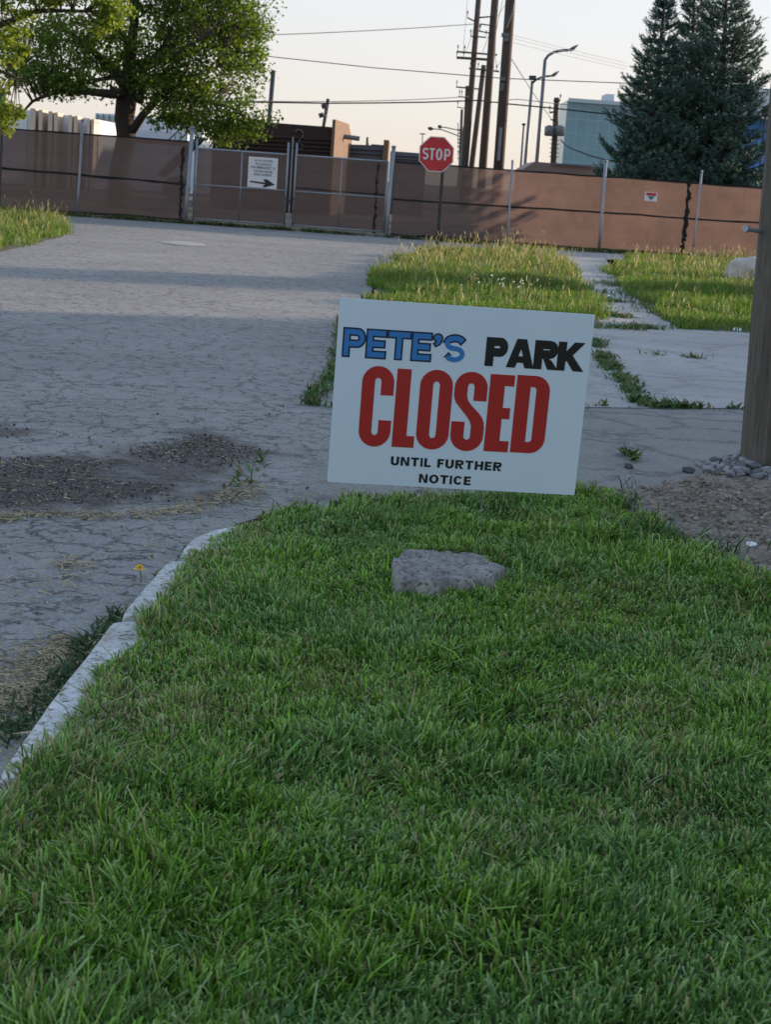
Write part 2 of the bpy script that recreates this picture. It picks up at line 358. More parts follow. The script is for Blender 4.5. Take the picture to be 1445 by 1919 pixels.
nx, ny = 240, 320; gx = np.linspace(-0.68, 4.6, nx); gy = np.linspace(0.6, 11.0, ny)
XX, YY = np.meshgrid(gx, gy, indexing='ij'); ZZ = zland(XX, YY)
lump = (fbm(XX, YY, 0.10, 71) - 0.5) * 0.05 + (fbm(XX, YY, 0.03, 75, 2) - 0.5) * 0.012
ZZ = ZZ + np.where(dirtmask(XX, YY), lump, 0)
FE = np.where(XX < 1.0, lawn_far(XX), np.interp(XX, (1.0, 1.36, 1.83, 2.3, 3.0, 4.6), (7.7, 8.2, 8.85, 9.4, 9.8, 9.9)))     # where the raised land ends
over = (YY - FE)
ZZ = np.where(over > 0, ZZ - np.clip(over / 0.35, 0, 1) * 0.35 * 1.2, ZZ); ZZ = np.where(over > 0.5, -0.1, ZZ)
cor = np.clip(((-0.62 - XX) / 0.06), 0, 1); ZZ = ZZ - cor * 0.03
cc = (XX + 0.25) ** 2 + (YY - 6.45) ** 2
ZZ = np.where((XX < -0.25) & (YY > 6.45) & (cc > 0.38 ** 2), -0.1, ZZ)
idx = np.arange(nx * ny).reshape(nx, ny)
Q = np.stack([idx[:-1, :-1], idx[1:, :-1], idx[1:, 1:], idx[:-1, 1:]], -1).reshape(-1, 4)
t = NT('lawn_soil'); a = t.n('ShaderNodeAttribute', _attribute_name='Col').outputs['Color']
k = t.mix(0.62, a, t.mix(t.ramp(t.noise(45, 5, 0.7), [(0.3, 0.0), (0.7, 1.0)]), (0.25, 0.25, 0.25), (1.6, 1.6, 1.6)), 'MULTIPLY'); t.col(k); t.bump(t.noise(70, 5, 0.7), 0.9, 0.02); t.b.inputs['Roughness'].default_value = 0.95; t.b.inputs['Specular IOR Level'].default_value = 0.15
dm = dirtmask(XX, YY).ravel()[:, None]
lc = np.where(dm, np.array([0.32, 0.272, 0.23]), np.array([0.030, 0.040, 0.016]))
o = np_mesh('lawn_ground', np.stack([XX, YY, ZZ], -1).reshape(-1, 3), Q, lc, t.m, True); tag(o, kind='structure')

# kerb: three worn lengths with joints, rounded top
kerb_path = [(-0.775, -3), (-0.775, 3.72), (-0.77, 5.1), (-0.76, 5.15), (-0.75, 5.92), (-0.75, 5.98), (-0.74, 6.25), (-0.68, 6.48), (-0.56, 6.64), (-0.42, 6.74)]
def kerb_len(pts, seed):
    # resample
    pts = [Vector((p[0], p[1], 0)) for p in pts]; out = [pts[0]]
    for a, b in zip(pts, pts[1:]):
        m = max(1, int((b - a).length / 0.05)); out += [a.lerp(b, (k + 1) / m) for k in range(m)]
    prof = [(-0.077, -0.02), (-0.074, 0.085), (-0.071, 0.112), (-0.060, 0.127), (-0.045, 0.131), (0.0, 0.134), (0.06, 0.133), (0.075, 0.125), (0.075, -0.02)]
    V = []; n = len(prof)
    for i, p in enumerate(out):
        tg = (out[min(i + 1, len(out) - 1)] - out[max(i - 1, 0)]).normalized(); nr = Vector((tg.y, -tg.x, 0))
        for j, (u, z) in enumerate(prof):
            e = (float(fbm(p.y + j * 0.03, u + p.x * 3, 0.09, seed)) - 0.5) * 0.016 + (float(fbm(p.y, u, 0.4, seed + 5)) - 0.5) * 0.012
            endr = min(i, len(out) - 1 - i); dz = -0.02 if endr == 0 else 0
            q = p + nr * (u + e); V.append((q.x, q.y, z + (e + dz) * (1 if z > 0 else 0)))
    Fc = [(i * n + j, i * n + j + 1, (i + 1) * n + j + 1, (i + 1) * n + j) for i in range(len(out) - 1) for j in range(n - 1)]
    Fc += [tuple(range(n)), tuple((len(out) - 1) * n + j for j in range(n - 1, -1, -1))]
    return V, Fc
kb = MB()
for i, seg in enumerate(([(-0.775, -3), (-0.772, 3.60)], [(-0.764, 3.68), (-0.760, 4.3), (-0.740, 5.05)], [(-0.728, 5.17), (-0.700, 5.75), (-0.690, 5.92)], [(-0.668, 6.07), (-0.655, 6.27), (-0.60, 6.43), (-0.52, 6.53), (-0.40, 6.60), (-0.28, 6.63)])):
    kb.add(*kerb_len(seg, 80 + i))
t = NT('kerb_paint'); v = t.mapv((1, 1, 1)); base = t.mix(t.ramp(t.noise(30, 5, 0.7), [(0.36, 0.0), (0.50, 1.0)]), (0.26, 0.245, 0.22), (0.68, 0.69, 0.69))
base = t.mix(t.ramp(t.noise(4, 4, 0.7), [(0.42, 0.0), (0.66, 0.75)]), base, (0.34, 0.32, 0.28)); t.col(base); t.bump(t.noise(120, 4), 0.5, 0.01); t.b.inputs['Roughness'].default_value = 0.85
ko = kb.build('kerb', t.m, smooth=False); tag(ko, kind='structure')

# ================================================================== GRASS
ZST = 0.135 + 0.05
stone_poly = [G(x, y, ZST) for x, y in [(729, 1042), (744, 1034), (752, 1022), (790, 1024), (830, 1025), (870, 1026), (918, 1031), (925, 1044), (954, 1048), (954, 1066), (934, 1074), (930, 1086), (905, 1080), (870, 1086), (845, 1082), (815, 1092), (780, 1088), (740, 1090), (732, 1072)]]
def lawn():
    n = 1000000
    # more candidates near the camera where blades show large
    y = 1.2 + (8.3 - 1.2) * rng.random(n) ** 1.20; x = -0.90 + rng.random(n) * 5.4
    keep = ((np.abs(x) < 0.25 * y + 0.25) | (rng.random(n) < 0.35)) & (y < lawn_far(x) + 0.06 + 0.12 * (fbm(x, y, 0.2, 33) - 0.5)) & ~dirtmask(x, y)
    keep &= ~((x < -0.2) & (y > 6.50) & ((x + 0.2) ** 2 + (y - 6.50) ** 2 > (0.36 + 0.08 * fbm(x, y, 0.1, 34)) ** 2)) & ~inpoly(x, y, stone_poly)
    kerbline = np.interp(y, (3.4, 3.65, 4.2, 5.1, 6.0, 6.3, 6.5, 6.62, 6.75), (-0.775, -0.770, -0.735, -0.695, -0.660, -0.62, -0.53, -0.46, -0.53)) + 0.07 * (fbm(x, y, 0.35, 35) - 0.5) + 0.05 * (fbm(x, y, 0.06, 36) - 0.5)
    keep &= x > kerbline
    bare = fbm(x, y, 0.55, 37)
    keep &= rng.random(n) < np.clip(0.35 + 1.8 * (bare - 0.22), 0.3, 1.0)
    x = x[keep]; y = y[keep]; n = len(x)
    z = np.where(x < -0.67, np.maximum(zland(x, y), 0.130), zland(x, y) - 0.005)
    hn = fbm(x, y, 0.30, 41); hn2 = fbm(x, y, 0.09, 45)
    # sparse, worn and low along the kerb and on the left; longer at the back right
    worn = np.clip(1 - (x + 0.7) / 0.35, 0, 1) * 0.15
    h = (0.004 + 0.052 * hn + 0.045 * np.clip(hn2 - 0.35, 0, 1)) * (0.45 + 0.9 * rng.random(n)) * (1 - worn) * (1 + 0.35 * np.clip((x - 0.4) * (y - 5) / 2, 0, 1))
    tallm = rng.random(n) < 0.02; h = np.where(tallm, h * 1.9, h); tuft = np.clip(fbm(x, y, 0.22, 47) - 0.62, 0, 1) * 6; h = h * (1 + 0.6 * np.clip(tuft, 0, 1))
    wd = 0.0022 + 0.0028 * rng.random(n); wd = np.where(rng.random(n) < 0.02, wd * 1.7, wd) * (1 + 0.10 * (y - 2.5) * (y > 2.5))
    a1 = fbm(x, y, 0.45, 51) * 4 * math.pi; ld = a1 + (rng.random(n) - 0.5) * 4.6
    lean = 0.08 + 1.15 * rng.random(n) ** 1.5 + 0.5 * np.clip(fbm(x, y, 0.25, 55) - 0.5, 0, 1)
    u = rng.random((n, 1)); pn = fbm(x, y, 0.7, 61)[:, None]
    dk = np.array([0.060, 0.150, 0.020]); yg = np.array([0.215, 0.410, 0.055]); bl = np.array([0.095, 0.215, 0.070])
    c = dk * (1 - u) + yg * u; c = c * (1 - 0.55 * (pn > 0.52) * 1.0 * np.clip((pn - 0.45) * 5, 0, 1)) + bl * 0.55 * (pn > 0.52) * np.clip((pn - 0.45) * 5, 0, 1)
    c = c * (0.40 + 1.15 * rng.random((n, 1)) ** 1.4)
    dry = rng.random((n, 1)) < (0.055 + 0.24 * np.clip(fbm(x, y, 0.4, 65) - 0.50, 0, 1) * 4 + 0.25 * np.clip(1 - (x + 0.7) / 0.3, 0, 1))[:, None]
    c = np.where(dry, np.array([0.34, 0.29, 0.16]) * (0.5 + 0.8 * rng.random((n, 1))), c)
    left = np.clip(0.75 - x * 0.35 - np.abs(y - 5) * 0.08, 0, 1)[:, None]; c = c * (1 + 0.15 * left)
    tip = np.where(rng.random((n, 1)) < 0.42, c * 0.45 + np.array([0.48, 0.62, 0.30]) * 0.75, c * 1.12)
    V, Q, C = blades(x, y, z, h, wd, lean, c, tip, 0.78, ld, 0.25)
    return V, Q, C
V, Q, C = lawn()
# specks of clover bloom, broad weed leaves and fallen bits among the blades
nq = 150; qx = rng.uniform(-0.6, 1.6, nq); qy = rng.uniform(2.2, 7.0, nq); kk = np.abs(qx) < 0.28 * qy; qx = qx[kk]; qy = qy[kk]; nq = len(qx); wsel = rng.random((nq, 1)) < 0.25
V3, Q3, C3 = blades(qx, qy, zland(qx, qy) + 0.025, 0.008 + 0.02 * rng.random(nq), 0.006 + 0.012 * rng.random(nq), 0.6 + rng.random(nq), np.where(wsel, np.array([0.30, 0.24, 0.12]), np.array([0.075, 0.18, 0.045])), None, 0.7)
Q3 = Q3 + len(V); V = np.concatenate([V, V3]); Q = np.concatenate([Q, Q3]); C = np.concatenate([C, C3])
o = np_mesh('lawn_grass', V, Q, C, M['grass']); tag(o, 'short mown lawn grass filling the front of the picture', 'grass', kind='stuff')

def seg_points(pts, n, spread):
    pts = [np.array(p[:2], float) for p in pts]; L = [np.linalg.norm(b - a) for a, b in zip(pts, pts[1:])]; cum = np.cumsum([0] + L)
    s = rng.random(n) * cum[-1]; i = np.clip(np.searchsorted(cum, s) - 1, 0, len(L) - 1)
    a = np.array(pts)[i]; b = np.array(pts)[i + 1]; f = ((s - cum[i]) / np.array(L)[i])[:, None]
    p = a + (b - a) * f + rng.normal(0, spread, (n, 2)); return p[:, 0], p[:, 1]
def weeds(name, label, paths, h0, h1, wd, col, cat='weeds', zf=None, seedn=0, wide=0.35):
    Vs, Qs, Cs = [], [], []; b = 0
    for pts, n, spread in paths:
        x, y = seg_points(pts, n, spread); g = fbm(x, y, 0.35, 90 + seedn); k = g > 0.36 + 0.22 * rng.random(n); x = x[k]; y = y[k]; n = len(x)
        h = (h0 + (h1 - h0) * rng.random(n)) * (0.5 + g[k]); z = (zf(x, y) if zf else np.zeros(n)) + 0.005
        c = np.array(col) * (0.5 + 1.0 * rng.random((n, 1))); dry = rng.random((n, 1)) < 0.15; c = np.where(dry, np.array([0.25, 0.21, 0.12]), c)
        V, Q, C = blades(x, y, z, h, wd * (0.6 + 0.8 * rng.random(n)), 0.3 + 1.2 * rng.random(n), c, None, wide)
        Vs.append(V); Qs.append(Q + b); Cs.append(C); b += len(V)
    o = np_mesh(name, np.concatenate(Vs), np.concatenate(Qs), np.concatenate(Cs), M['weed']); return tag(o, label, cat, kind='stuff')
weeds('kerb_weeds', 'dark green weeds growing in the gutter against the white kerb', [
    ([(-0.90, 3.3), (-0.89, 3.75)], 130, 0.04), ([(-0.91, 4.25), (-0.89, 4.8)], 900, 0.035), ([(-0.88, 4.8), (-0.85, 5.5)], 700, 0.028),
    ([(-0.81, 5.5), (-0.80, 6.1)], 380, 0.025), ([(-0.75, 6.4), (-0.55, 6.70)], 220, 0.04)], 0.02, 0.07, 0.009, (0.045, 0.10, 0.035))
weeds('crack_weeds', 'green weeds rooted in the cracks of the drive behind the sign', [
    ([G(1115, 640), G(1135, 680), G(1170, 715), G(1200, 758)], 2600, 0.045),
    ([G(1090, 762), G(1395, 768), G(1600, 775)], 1500, 0.035),
    ([G(645, 600), G(632, 680), G(608, 722), G(580, 752)], 1500, 0.035), ([G(570, 757), G(640, 766)], 160, 0.03), ([G(430, 930), G(470, 880), G(500, 850)], 40, 0.03),
    ([G(1190, 880), G(1178, 850)], 120, 0.02), ([G(1240, 668), G(1300, 672)], 250, 0.08), ([G(1100, 616), G(1230, 618), G(1180, 612)], 900, 0.12),
    ([G(1090, 560), G(1150, 566)], 700, 0.16), ([G(1110, 545), G(1120, 600)], 600, 0.16), ([G(1150, 520), G(1190, 560), G(1240, 600)], 900, 0.14), ([G(1130, 530), G(1190, 545)], 500, 0.15), ([G(1120, 590), G(1180, 597)], 400, 0.1)], 0.02, 0.085, 0.016, (0.07, 0.15, 0.035), seedn=3)
FY = lambda x: 46.3 + 0.035 * x                       # the line of the fence
weeds('fence_foot_grass', 'thin strip of green grass along the foot of the brown fence', [
    ([(-16, FY(-16) - 0.35), (-6, FY(-6) - 0.4)], 9000, 0.18), ([(-6, FY(-6) - 0.3), (2, FY(2) - 0.3)], 8000, 0.10), ([(2, FY(2) - 0.3), (14, FY(14) - 0.3)], 9000, 0.2)], 0.03, 0.13, 0.03, (0.08, 0.12, 0.035), seedn=5)
# plantain-like weed rosettes by the kerb and tall lone blades on the mound
weeds('mound_weeds', 'long grass tufts at the edge of the bare dirt mound', [
    ([(0.95, 7.35), (1.05, 7.45)], 130, 0.04), ([(1.2, 6.75), (1.55, 6.55)], 90, 0.07), ([(1.0, 6.9), (1.25, 6.3)], 260, 0.07), ([(1.15, 7.9), (1.1, 8.0)], 24, 0.02)], 0.06, 0.15, 0.006, (0.045, 0.12, 0.03), zf=zland, seedn=9)

def tall_grass(name, label, poly, n, hmin, hmax, seed, lit=0.0):
    xs = [p[0] for p in poly]; ys = [p[1] for p in poly]
    x = rng.uniform(min(xs) - .15, max(xs) + .15, n * 3); y = rng.uniform(min(ys) - .3, max(ys) + .3, n * 3)
    jx = (fbm(x, y, 0.8, seed + 7) - 0.5) * 0.9
    k = inpoly(x + jx, y + jx, poly) & (rng.random(n * 3) < 0.25 + 2.2 * np.clip(fbm(x, y, 0.7, seed + 9) - 0.28, 0, 1)); x = x[k][:n]; y = y[k][:n]; n = len(x); g = fbm(x, y, 1.1, seed); g2 = fbm(x, y, 0.35, seed + 3)
    dp = np.clip((y - min(ys)) / (max(ys) - min(ys)), 0, 1); h = (hmin + (hmax - hmin) * rng.random(n)) * (0.35 + 1.1 * g) * (0.75 + 0.5 * dp)
    u = rng.random((n, 1)); c = np.array([0.075, 0.165, 0.03]) * (1 - u) + np.array([0.155, 0.25, 0.045]) * u
    c = c * (0.65 + 0.7 * g2[:, None]); dry = rng.random((n, 1)) < (0.04 + 0.12 * dp)[:, None]; c = np.where(dry, np.array([0.30, 0.25, 0.12]) * (0.6 + 0.7 * rng.random((n, 1))), c)
    V1, Q1, C1 = blades(x, y, np.zeros(n), h, 0.010 + 0.010 * rng.random(n), 0.1 + 0.6 * rng.random(n), c, None, 0.3)
    # seed stalks with pale heads
    m = int(n * 0.022); i = rng.choice(n, m, p=(0.12 + dp ** 1.5) / (0.12 + dp ** 1.5).sum()); sx, sy = x[i], y[i]; sh = h[i] * (1.2 + 0.9 * rng.random(m))
    V2, Q2, C2 = blades(sx, sy, np.zeros(m), sh, np.full(m, 0.007), 0.15 + 0.25 * rng.random(m), np.array([0.24, 0.22, 0.09]) * np.ones((m, 1)), np.array([0.36, 0.32, 0.18]) * np.ones((m, 1)), 0.8)
    top = V2.reshape(m, 6, 3)[:, 4:, :].mean(1)
    V3, Q3, C3 = blades(top[:, 0], top[:, 1], top[:, 2] - 0.03, 0.06 + 0.07 * rng.random(m), 0.012 + 0.010 * rng.random(m), 0.2 + 0.3 * rng.random(m), np.array([0.33, 0.32, 0.18]) * (0.6 + 0.7 * rng.random((m, 1))), None, 0.2)
    o = np_mesh(name, np.concatenate([V1, V2, V3]), np.concatenate([Q1, Q2 + len(V1), Q3 + len(V1) + len(V2)]), np.concatenate([C1, C2, C3]), M['tallgrass'])
    return tag(o, label, 'grass', kind='stuff')
polyA = [G(*p) for p in ((692, 582), (700, 556), (716, 520), (745, 492), (800, 480), (950, 478), (1030, 486), (1075, 510), (1095, 545), (1112, 580), (1125, 612), (900, 606))]
polyB = [G(*p) for p in ((1145, 512), (1185, 540), (1212, 578), (1240, 600), (1290, 618), (1400, 624), (1700, 645), (1700, 510), (1440, 492), (1300, 490), (1180, 490))]
polyC = [G(*p) for p in ((-260, 520), (0, 472), (60, 457), (120, 443), (112, 422), (60, 412), (0, 404), (-260, 396))]
tall_grass('verge_grass', 'overgrown patch of tall seeding grass behind the closed sign', polyA, 50000, 0.12, 0.25, 200)
tall_grass('meadow_grass', 'tall seeding grass beside the sidewalk and the white boulder', polyB, 76000, 0.12, 0.25, 220)
tall_grass('bank_grass', 'bright clump of grass on the far left bank of the road', polyC, 32000, 0.14, 0.28, 240)
for nm, pl in (('verge_soil', polyA), ('meadow_soil', polyB), ('bank_soil', polyC)):
    sheet(nm, rag(pl, 0.08, 0.4, 17), 0.014, M['soil'])
# little white flowers in the verge
fx, fy = [], []
for cx, cy, n_ in ((890, 572, 14), (980, 568, 8), (1085, 585, 3)):
    gx0, gy0 = G(cx, cy); fx += list(rng.normal(gx0 + .1, 0.28, n_)); fy += list(rng.normal(gy0 - 0.5, 0.5, n_))
fx = np.array(fx); fy = np.array(fy); nf = len(fx); fz = 0.26 + 0.14 * rng.random(nf)
V, Q, C = blades(fx, fy, fz, np.full(nf, 0.022), np.full(nf, 0.026), np.full(nf, 0.5), np.ones((nf, 1)) * np.array([0.78, 0.78, 0.72]), None, 0.8)
V2, Q2, C2 = blades(fx, fy, fz * 0, fz + 0.01, np.full(nf, 0.006), np.full(nf, 0.02), np.ones((nf, 1)) * np.array([0.1, 0.2, 0.05]), None, 0.8)
o = np_mesh('white_wildflowers', np.concatenate([V, V2]), np.concatenate([Q, Q2 + len(V)]), np.concatenate([C, C2]), M['weed']); tag(o, 'small white wildflowers dotting the tall grass', 'flowers', kind='stuff')

# straw, clippings and grit lying on the road
def litter(name, label, groups, col, lmin, lmax, wd, mat, zf=None, z0=0.012):
    Vs, Qs, Cs = [], [], []; b = 0
    for kind_, data, n in groups:
        if kind_ == 'line': x, y = seg_points(data[0], n, data[1])
        else:
            xs = [p[0] for p in data]; ys = [p[1] for p in data]; x = rng.uniform(min(xs), max(xs), n * 3); y = rng.uniform(min(ys), max(ys), n * 3); k = inpoly(x, y, data); x = x[k][:n]; y = y[k][:n]
        n = len(x); a = rng.random(n) * 2 * math.pi; L = lmin + (lmax - lmin) * rng.random(n) ** 2; wv = wd * (0.6 + 0.8 * rng.random(n)); bend = (rng.random(n) - 0.5) * 0.9
        z = (zf(x, y) if zf else np.zeros(n)) + z0; V = np.zeros((n, 6, 3))
        for k_, s_ in enumerate((-0.5, 0.0, 0.5)):
            aa = a + bend * s_; cx = x + np.cos(aa) * L * s_; cy = y + np.sin(aa) * L * s_
            for j, sg in ((0, -1), (1, 1)):
                V[:, k_ * 2 + j] = np.stack([cx - np.sin(a) * wv * sg / 2, cy + np.cos(a) * wv * sg / 2, z + 0.006 * rng.random(n)], -1)
        q = (np.arange(n) * 6)[:, None]; Q = np.concatenate([q + np.array([[0, 1, 3, 2]]), q + np.array([[2, 3, 5, 4]])]); c = np.array(col) * (0.5 + 0.9 * rng.random((n, 1)))
        Vs.append(V.reshape(-1, 3)); Qs.append(Q + b); Cs.append(np.repeat(c, 6, 0)); b += n * 6
    o = np_mesh(name, np.concatenate(Vs), np.concatenate(Qs), np.concatenate(Cs), mat); return tag(o, label, 'litter', kind='stuff')
near_road = [(-1.6, 3.6), (-0.88, 3.6), (-0.86, 6.4), (-0.6, 7.1), (0.4, 7.4), (-0.4, 11), (-2.8, 11.5), (-2.6, 7)]
litter('straw', 'dry straw and clippings scattered on the road by the kerb', [
    ('line', ([G(-80, 985), G(60, 968), G(200, 972), G(300, 965), G(345, 960)], 0.05), 800), ('line', ([G(-60, 1360), G(60, 1290), G(110, 1220)], 0.085), 1500),
    ('line', ([G(100, 1240), G(130, 1200)], 0.03), 300), ('line', ([G(60, 1100), G(110, 1080), G(80, 1130)], 0.12), 110),
    ('line', ([G(350, 960), G(440, 940), G(470, 905)], 0.06), 420), ('line', ([G(120, 1060), G(130, 1065)], 0.04), 80), ('poly', near_road, 1500), ('poly', dirt_polys[0], 260), ('poly', dirt_polys[1], 90)],
    (0.42, 0.34, 0.20), 0.012, 0.075, 0.0035, M['straw'])
litter('lawn_straw', 'pale dead blades lying across the lawn and the kerb', [
    ('poly', [(-0.84, 3.7), (-0.66, 3.7), (-0.64, 5.9), (-0.83, 5.9)], 260), ('poly', [(1.05, 6.3), (2.6, 6.0), (2.6, 8.6), (1.3, 8.3)], 700)], (0.34, 0.28, 0.18), 0.01, 0.06, 0.003, M['straw'],
    zf=lambda x, y: np.where(x < -0.6, 0.134, zland(x, y) + 0.02), z0=0.004)

def pebbles(name, label, x, y, z, s, cols, kind='stuff', cat='gravel'):
    """irregular little stones, eight-cornered"""
    n = len(x); base = np.array([[a, b, c] for a in (-1, 1) for b in (-1, 1) for c in (-1, 1)], float)
    V = base[None] * (0.6 + 0.5 * rng.random((n, 8, 3))) * s[:, None, None] * 0.5
    V[:, :, 2] *= 0.7; a = rng.random(n) * 6.28; ca, sa = np.cos(a)[:, None], np.sin(a)[:, None]
    X = V[:, :, 0] * ca - V[:, :, 1] * sa; Yv = V[:, :, 0] * sa + V[:, :, 1] * ca
    tl = (rng.random((n, 1)) - 0.5) * 0.8; Z = V[:, :, 2] + X * tl
    V = np.stack([X + x[:, None], Yv + y[:, None], Z + z[:, None]], -1)
    fq = np.array([(0, 1, 3, 2), (4, 6, 7, 5), (0, 4, 5, 1), (2, 3, 7, 6), (0, 2, 6, 4), (1, 5, 7, 3)])
    Q = ((np.arange(n) * 8)[:, None, None] + fq[None]).reshape(-1, 4)
    o = np_mesh(name, V.reshape(-1, 3), Q, np.repeat(cols, 8, 0), M['grit']); return tag(o, label, cat, kind=kind)
# grit in the dark dirt on the road
xs, ys = [], []
for q, n in ((dirt_polys[0], 2600), (dirt_polys[1], 1000), (dirt_polys[2], 200), (dirt_polys[3], 300), (near_road, 260)):
    px_ = [p[0] for p in q]; py_ = [p[1] for p in q]; x = rng.uniform(min(px_), max(px_), n * 3) + rng.normal(0, .08, n * 3); y = rng.uniform(min(py_), max(py_), n * 3) + rng.normal(0, .12, n * 3)
    k = inpoly(x, y, q) | ((rng.random(n * 3) < 0.02) & (q is not near_road) & (np.abs(x) < 3)); xs.append(x[k][:n]); ys.append(y[k][:n])
x = np.concatenate(xs); y = np.concatenate(ys); n = len(x); k = (x < -0.9) | (y > 7.5); x = x[k]; y = y[k]; n = len(x)
g = rng.random((n, 1)); pebbles('road_grit', 'dark crumbs and grit over the dirty patch of road', x, y, np.full(n, 0.012), 0.003 + 0.012 * rng.random(n) ** 4,
        np.where(g < 0.8, np.array([0.085, 0.075, 0.066]), np.array([0.24, 0.22, 0.2])) * (0.5 + rng.random((n, 1))), cat='grit')
# grit along the drive in front of the lawn
n = 2600; x = rng.uniform(0.0, 2.0, n); y = lawn_far(x) + 0.15 + np.abs(rng.normal(0, 0.35, n)); k = y < 9.6; x = x[k]; y = y[k]; n = len(x)
pebbles('drive_gravel', 'pale loose gravel along the near edge of the drive', x, y, np.full(n, 0.012), 0.007 + 0.017 * rng.random(n) ** 2, np.array([0.36, 0.35, 0.34]) * (0.4 + 0.9 * rng.random((n, 1))))
# clods on the mound
n = 15000; x = rng.uniform(1.0, 3.0, n); y = rng.uniform(6.2, 9.8, n); k = dirtmask(x, y) & (y < np.interp(x, (1.0, 1.36, 1.83, 2.3, 3.0), (7.7, 8.2, 8.85, 9.4, 9.8))); x = x[k]; y = y[k]; n = len(x)
pebbles('mound_clods', 'crumbly brown clods on the dirt mound', x, y, zland(x, y) + 0.004, 0.004 + 0.020 * rng.random(n) ** 3.5, np.array([0.29, 0.245, 0.20]) * (0.5 + 0.8 * rng.random((n, 1))), cat='dirt')

# ================================================================== THE YARD SIGN
sgY = 6.75
c0 = P(850, 905, sgY)
TL, TR, BL, BR = P(637, 558, sgY - 0.045), P(1116, 590, sgY - 0.03), P(613, 903, sgY + 0.01), P(1077, 928, sgY + 0.02)
ux = ((TR - TL) + (BR - BL)).normalized(); SW = ((TR - TL).length + (BR - BL).length) / 2; SH = ((TL - BL).length + (TR - BR).length) / 2
vz = (((TL - BL) + (TR - BR)) / 2).normalized(); vz = (vz - ux * vz.dot(ux)).normalized(); nn = ux.cross(vz)      # nn faces the camera
cen = (TL + TR + BL + BR) / 4
def SGm(u, v, d=0.0):      # u,v 0..1 from the top left; true to the slightly skewed sheet
    a = TL.lerp(TR, u); b = BL.lerp(BR, u); return a.lerp(b, v) + nn * d
sgx, sgy = cen.x, cen.y
yard = thing('yard_sign', (cen.x, cen.y, float(zland(cen.x, cen.y))), "pale blue-white plastic yard sign saying PETE'S PARK CLOSED until further notice", 'sign'); sync(yard)
t = NT('sign_plastic'); t.col(t.mix(t.ramp(t.noise(2.0, 3), [(0.3, 0.0), (0.7, 1.0)]), (0.64, 0.77, 0.86), (0.67, 0.80, 0.89))); t.b.inputs['Roughness'].default_value = 0.38
wv = t.n('ShaderNodeTexWave', Scale=90.0); t.l(t.co, wv.inputs[0]); t.bump(wv.outputs[1], 0.03, 0.002); M['coro'] = t.m
b = MB(); N = 14; vs = []
for d in (0.0, -0.005):
    for i in range(N + 1):
        for j in range(N + 1):
            uu, vv = i / N, j / N; vs.append(SGm(uu, vv, d))
fs = []; n1 = (N + 1) ** 2; ix = lambda i, j, s: s * n1 + i * (N + 1) + j
for i in range(N):
    for j in range(N):
        fs.append((ix(i, j, 0), ix(i, j + 1, 0), ix(i + 1, j + 1, 0), ix(i + 1, j, 0))); fs.append((ix(i, j, 1), ix(i + 1, j, 1), ix(i + 1, j + 1, 1), ix(i, j + 1, 1)))
for i in range(N):
    fs.append((ix(i, 0, 0), ix(i + 1, 0, 0), ix(i + 1, 0, 1), ix(i, 0, 1))); fs.append((ix(i, N, 0), ix(i, N, 1), ix(i + 1, N, 1), ix(i + 1, N, 0)))
    fs.append((ix(0, i, 0), ix(0, i, 1), ix(0, i + 1, 1), ix(0, i + 1, 0))); fs.append((ix(N, i, 0), ix(N, i + 1, 0), ix(N, i + 1, 1), ix(N, i, 1)))
b.add(vs, fs); panel = b.build('panel', M['coro'], yard)
# wire stake
b = MB()
for uu, s_ in ((0.385, 0), (0.632, 0)):
    p = SGm(uu, 0.55, -0.0025); q = SGm(uu, 1.0, -0.0025); e = q + (q - p).normalized() * 0.30; e.z = -0.05
    b.tube([p, q, e], 0.0022, 6)
l_, r_ = SGm(0.385, 1.0, -0.0025), SGm(0.632, 1.0, -0.0025)
dn = (SGm(.5, 1.0) - SGm(.5, .5)).normalized()
b.tube([l_ + dn * .17, r_ + dn * .17], 0.0016, 6)
b.build('wire_stake', M['galv'], yard)

def curve_mesh(loops, name='tmp', off=0.0):
    """2-D outlines (with holes) to a filled flat mesh: vertices and faces"""
    cu = bpy.data.curves.new(name, 'CURVE'); cu.dimensions = '2D'; cu.fill_mode = 'BOTH'; cu.offset = off
    for q_, lp in enumerate(loops):
        ar = sum(lp[i][0] * lp[(i + 1) % len(lp)][1] - lp[(i + 1) % len(lp)][0] * lp[i][1] for i in range(len(lp)))
        if (ar > 0) == (q_ == 0): lp = lp[::-1]
        sp = cu.splines.new('POLY'); sp.points.add(len(lp) - 1)
        for i, p in enumerate(lp): sp.points[i].co = (p[0], p[1], 0, 1)
        sp.use_cyclic_u = True
    o = bpy.data.objects.new(name, cu); me = o.to_mesh(); V = [(v.co.x, v.co.y) for v in me.vertices]; Fc = [tuple(p.vertices) for p in me.polygons]
    o.to_mesh_clear(); bpy.data.objects.remove(o); bpy.data.curves.remove(cu); return V, Fc
def text_mesh(s, offset=0.0, shear=0.0, spacing=1.0):
    cu = bpy.data.curves.new('t', 'FONT'); cu.body = s; cu.size = 1.0; cu.offset = offset; cu.space_character = spacing; cu.shear = shear; cu.resolution_u = 6
    o = bpy.data.objects.new('t', cu); S.collection.objects.link(o); bpy.context.view_layer.update()
    me = o.to_mesh(); V = [(v.co.x, v.co.y) for v in me.vertices]; Fc = [tuple(p.vertices) for p in me.polygons]
    o.to_mesh_clear(); bpy.data.objects.remove(o); bpy.data.curves.remove(cu); return V, Fc
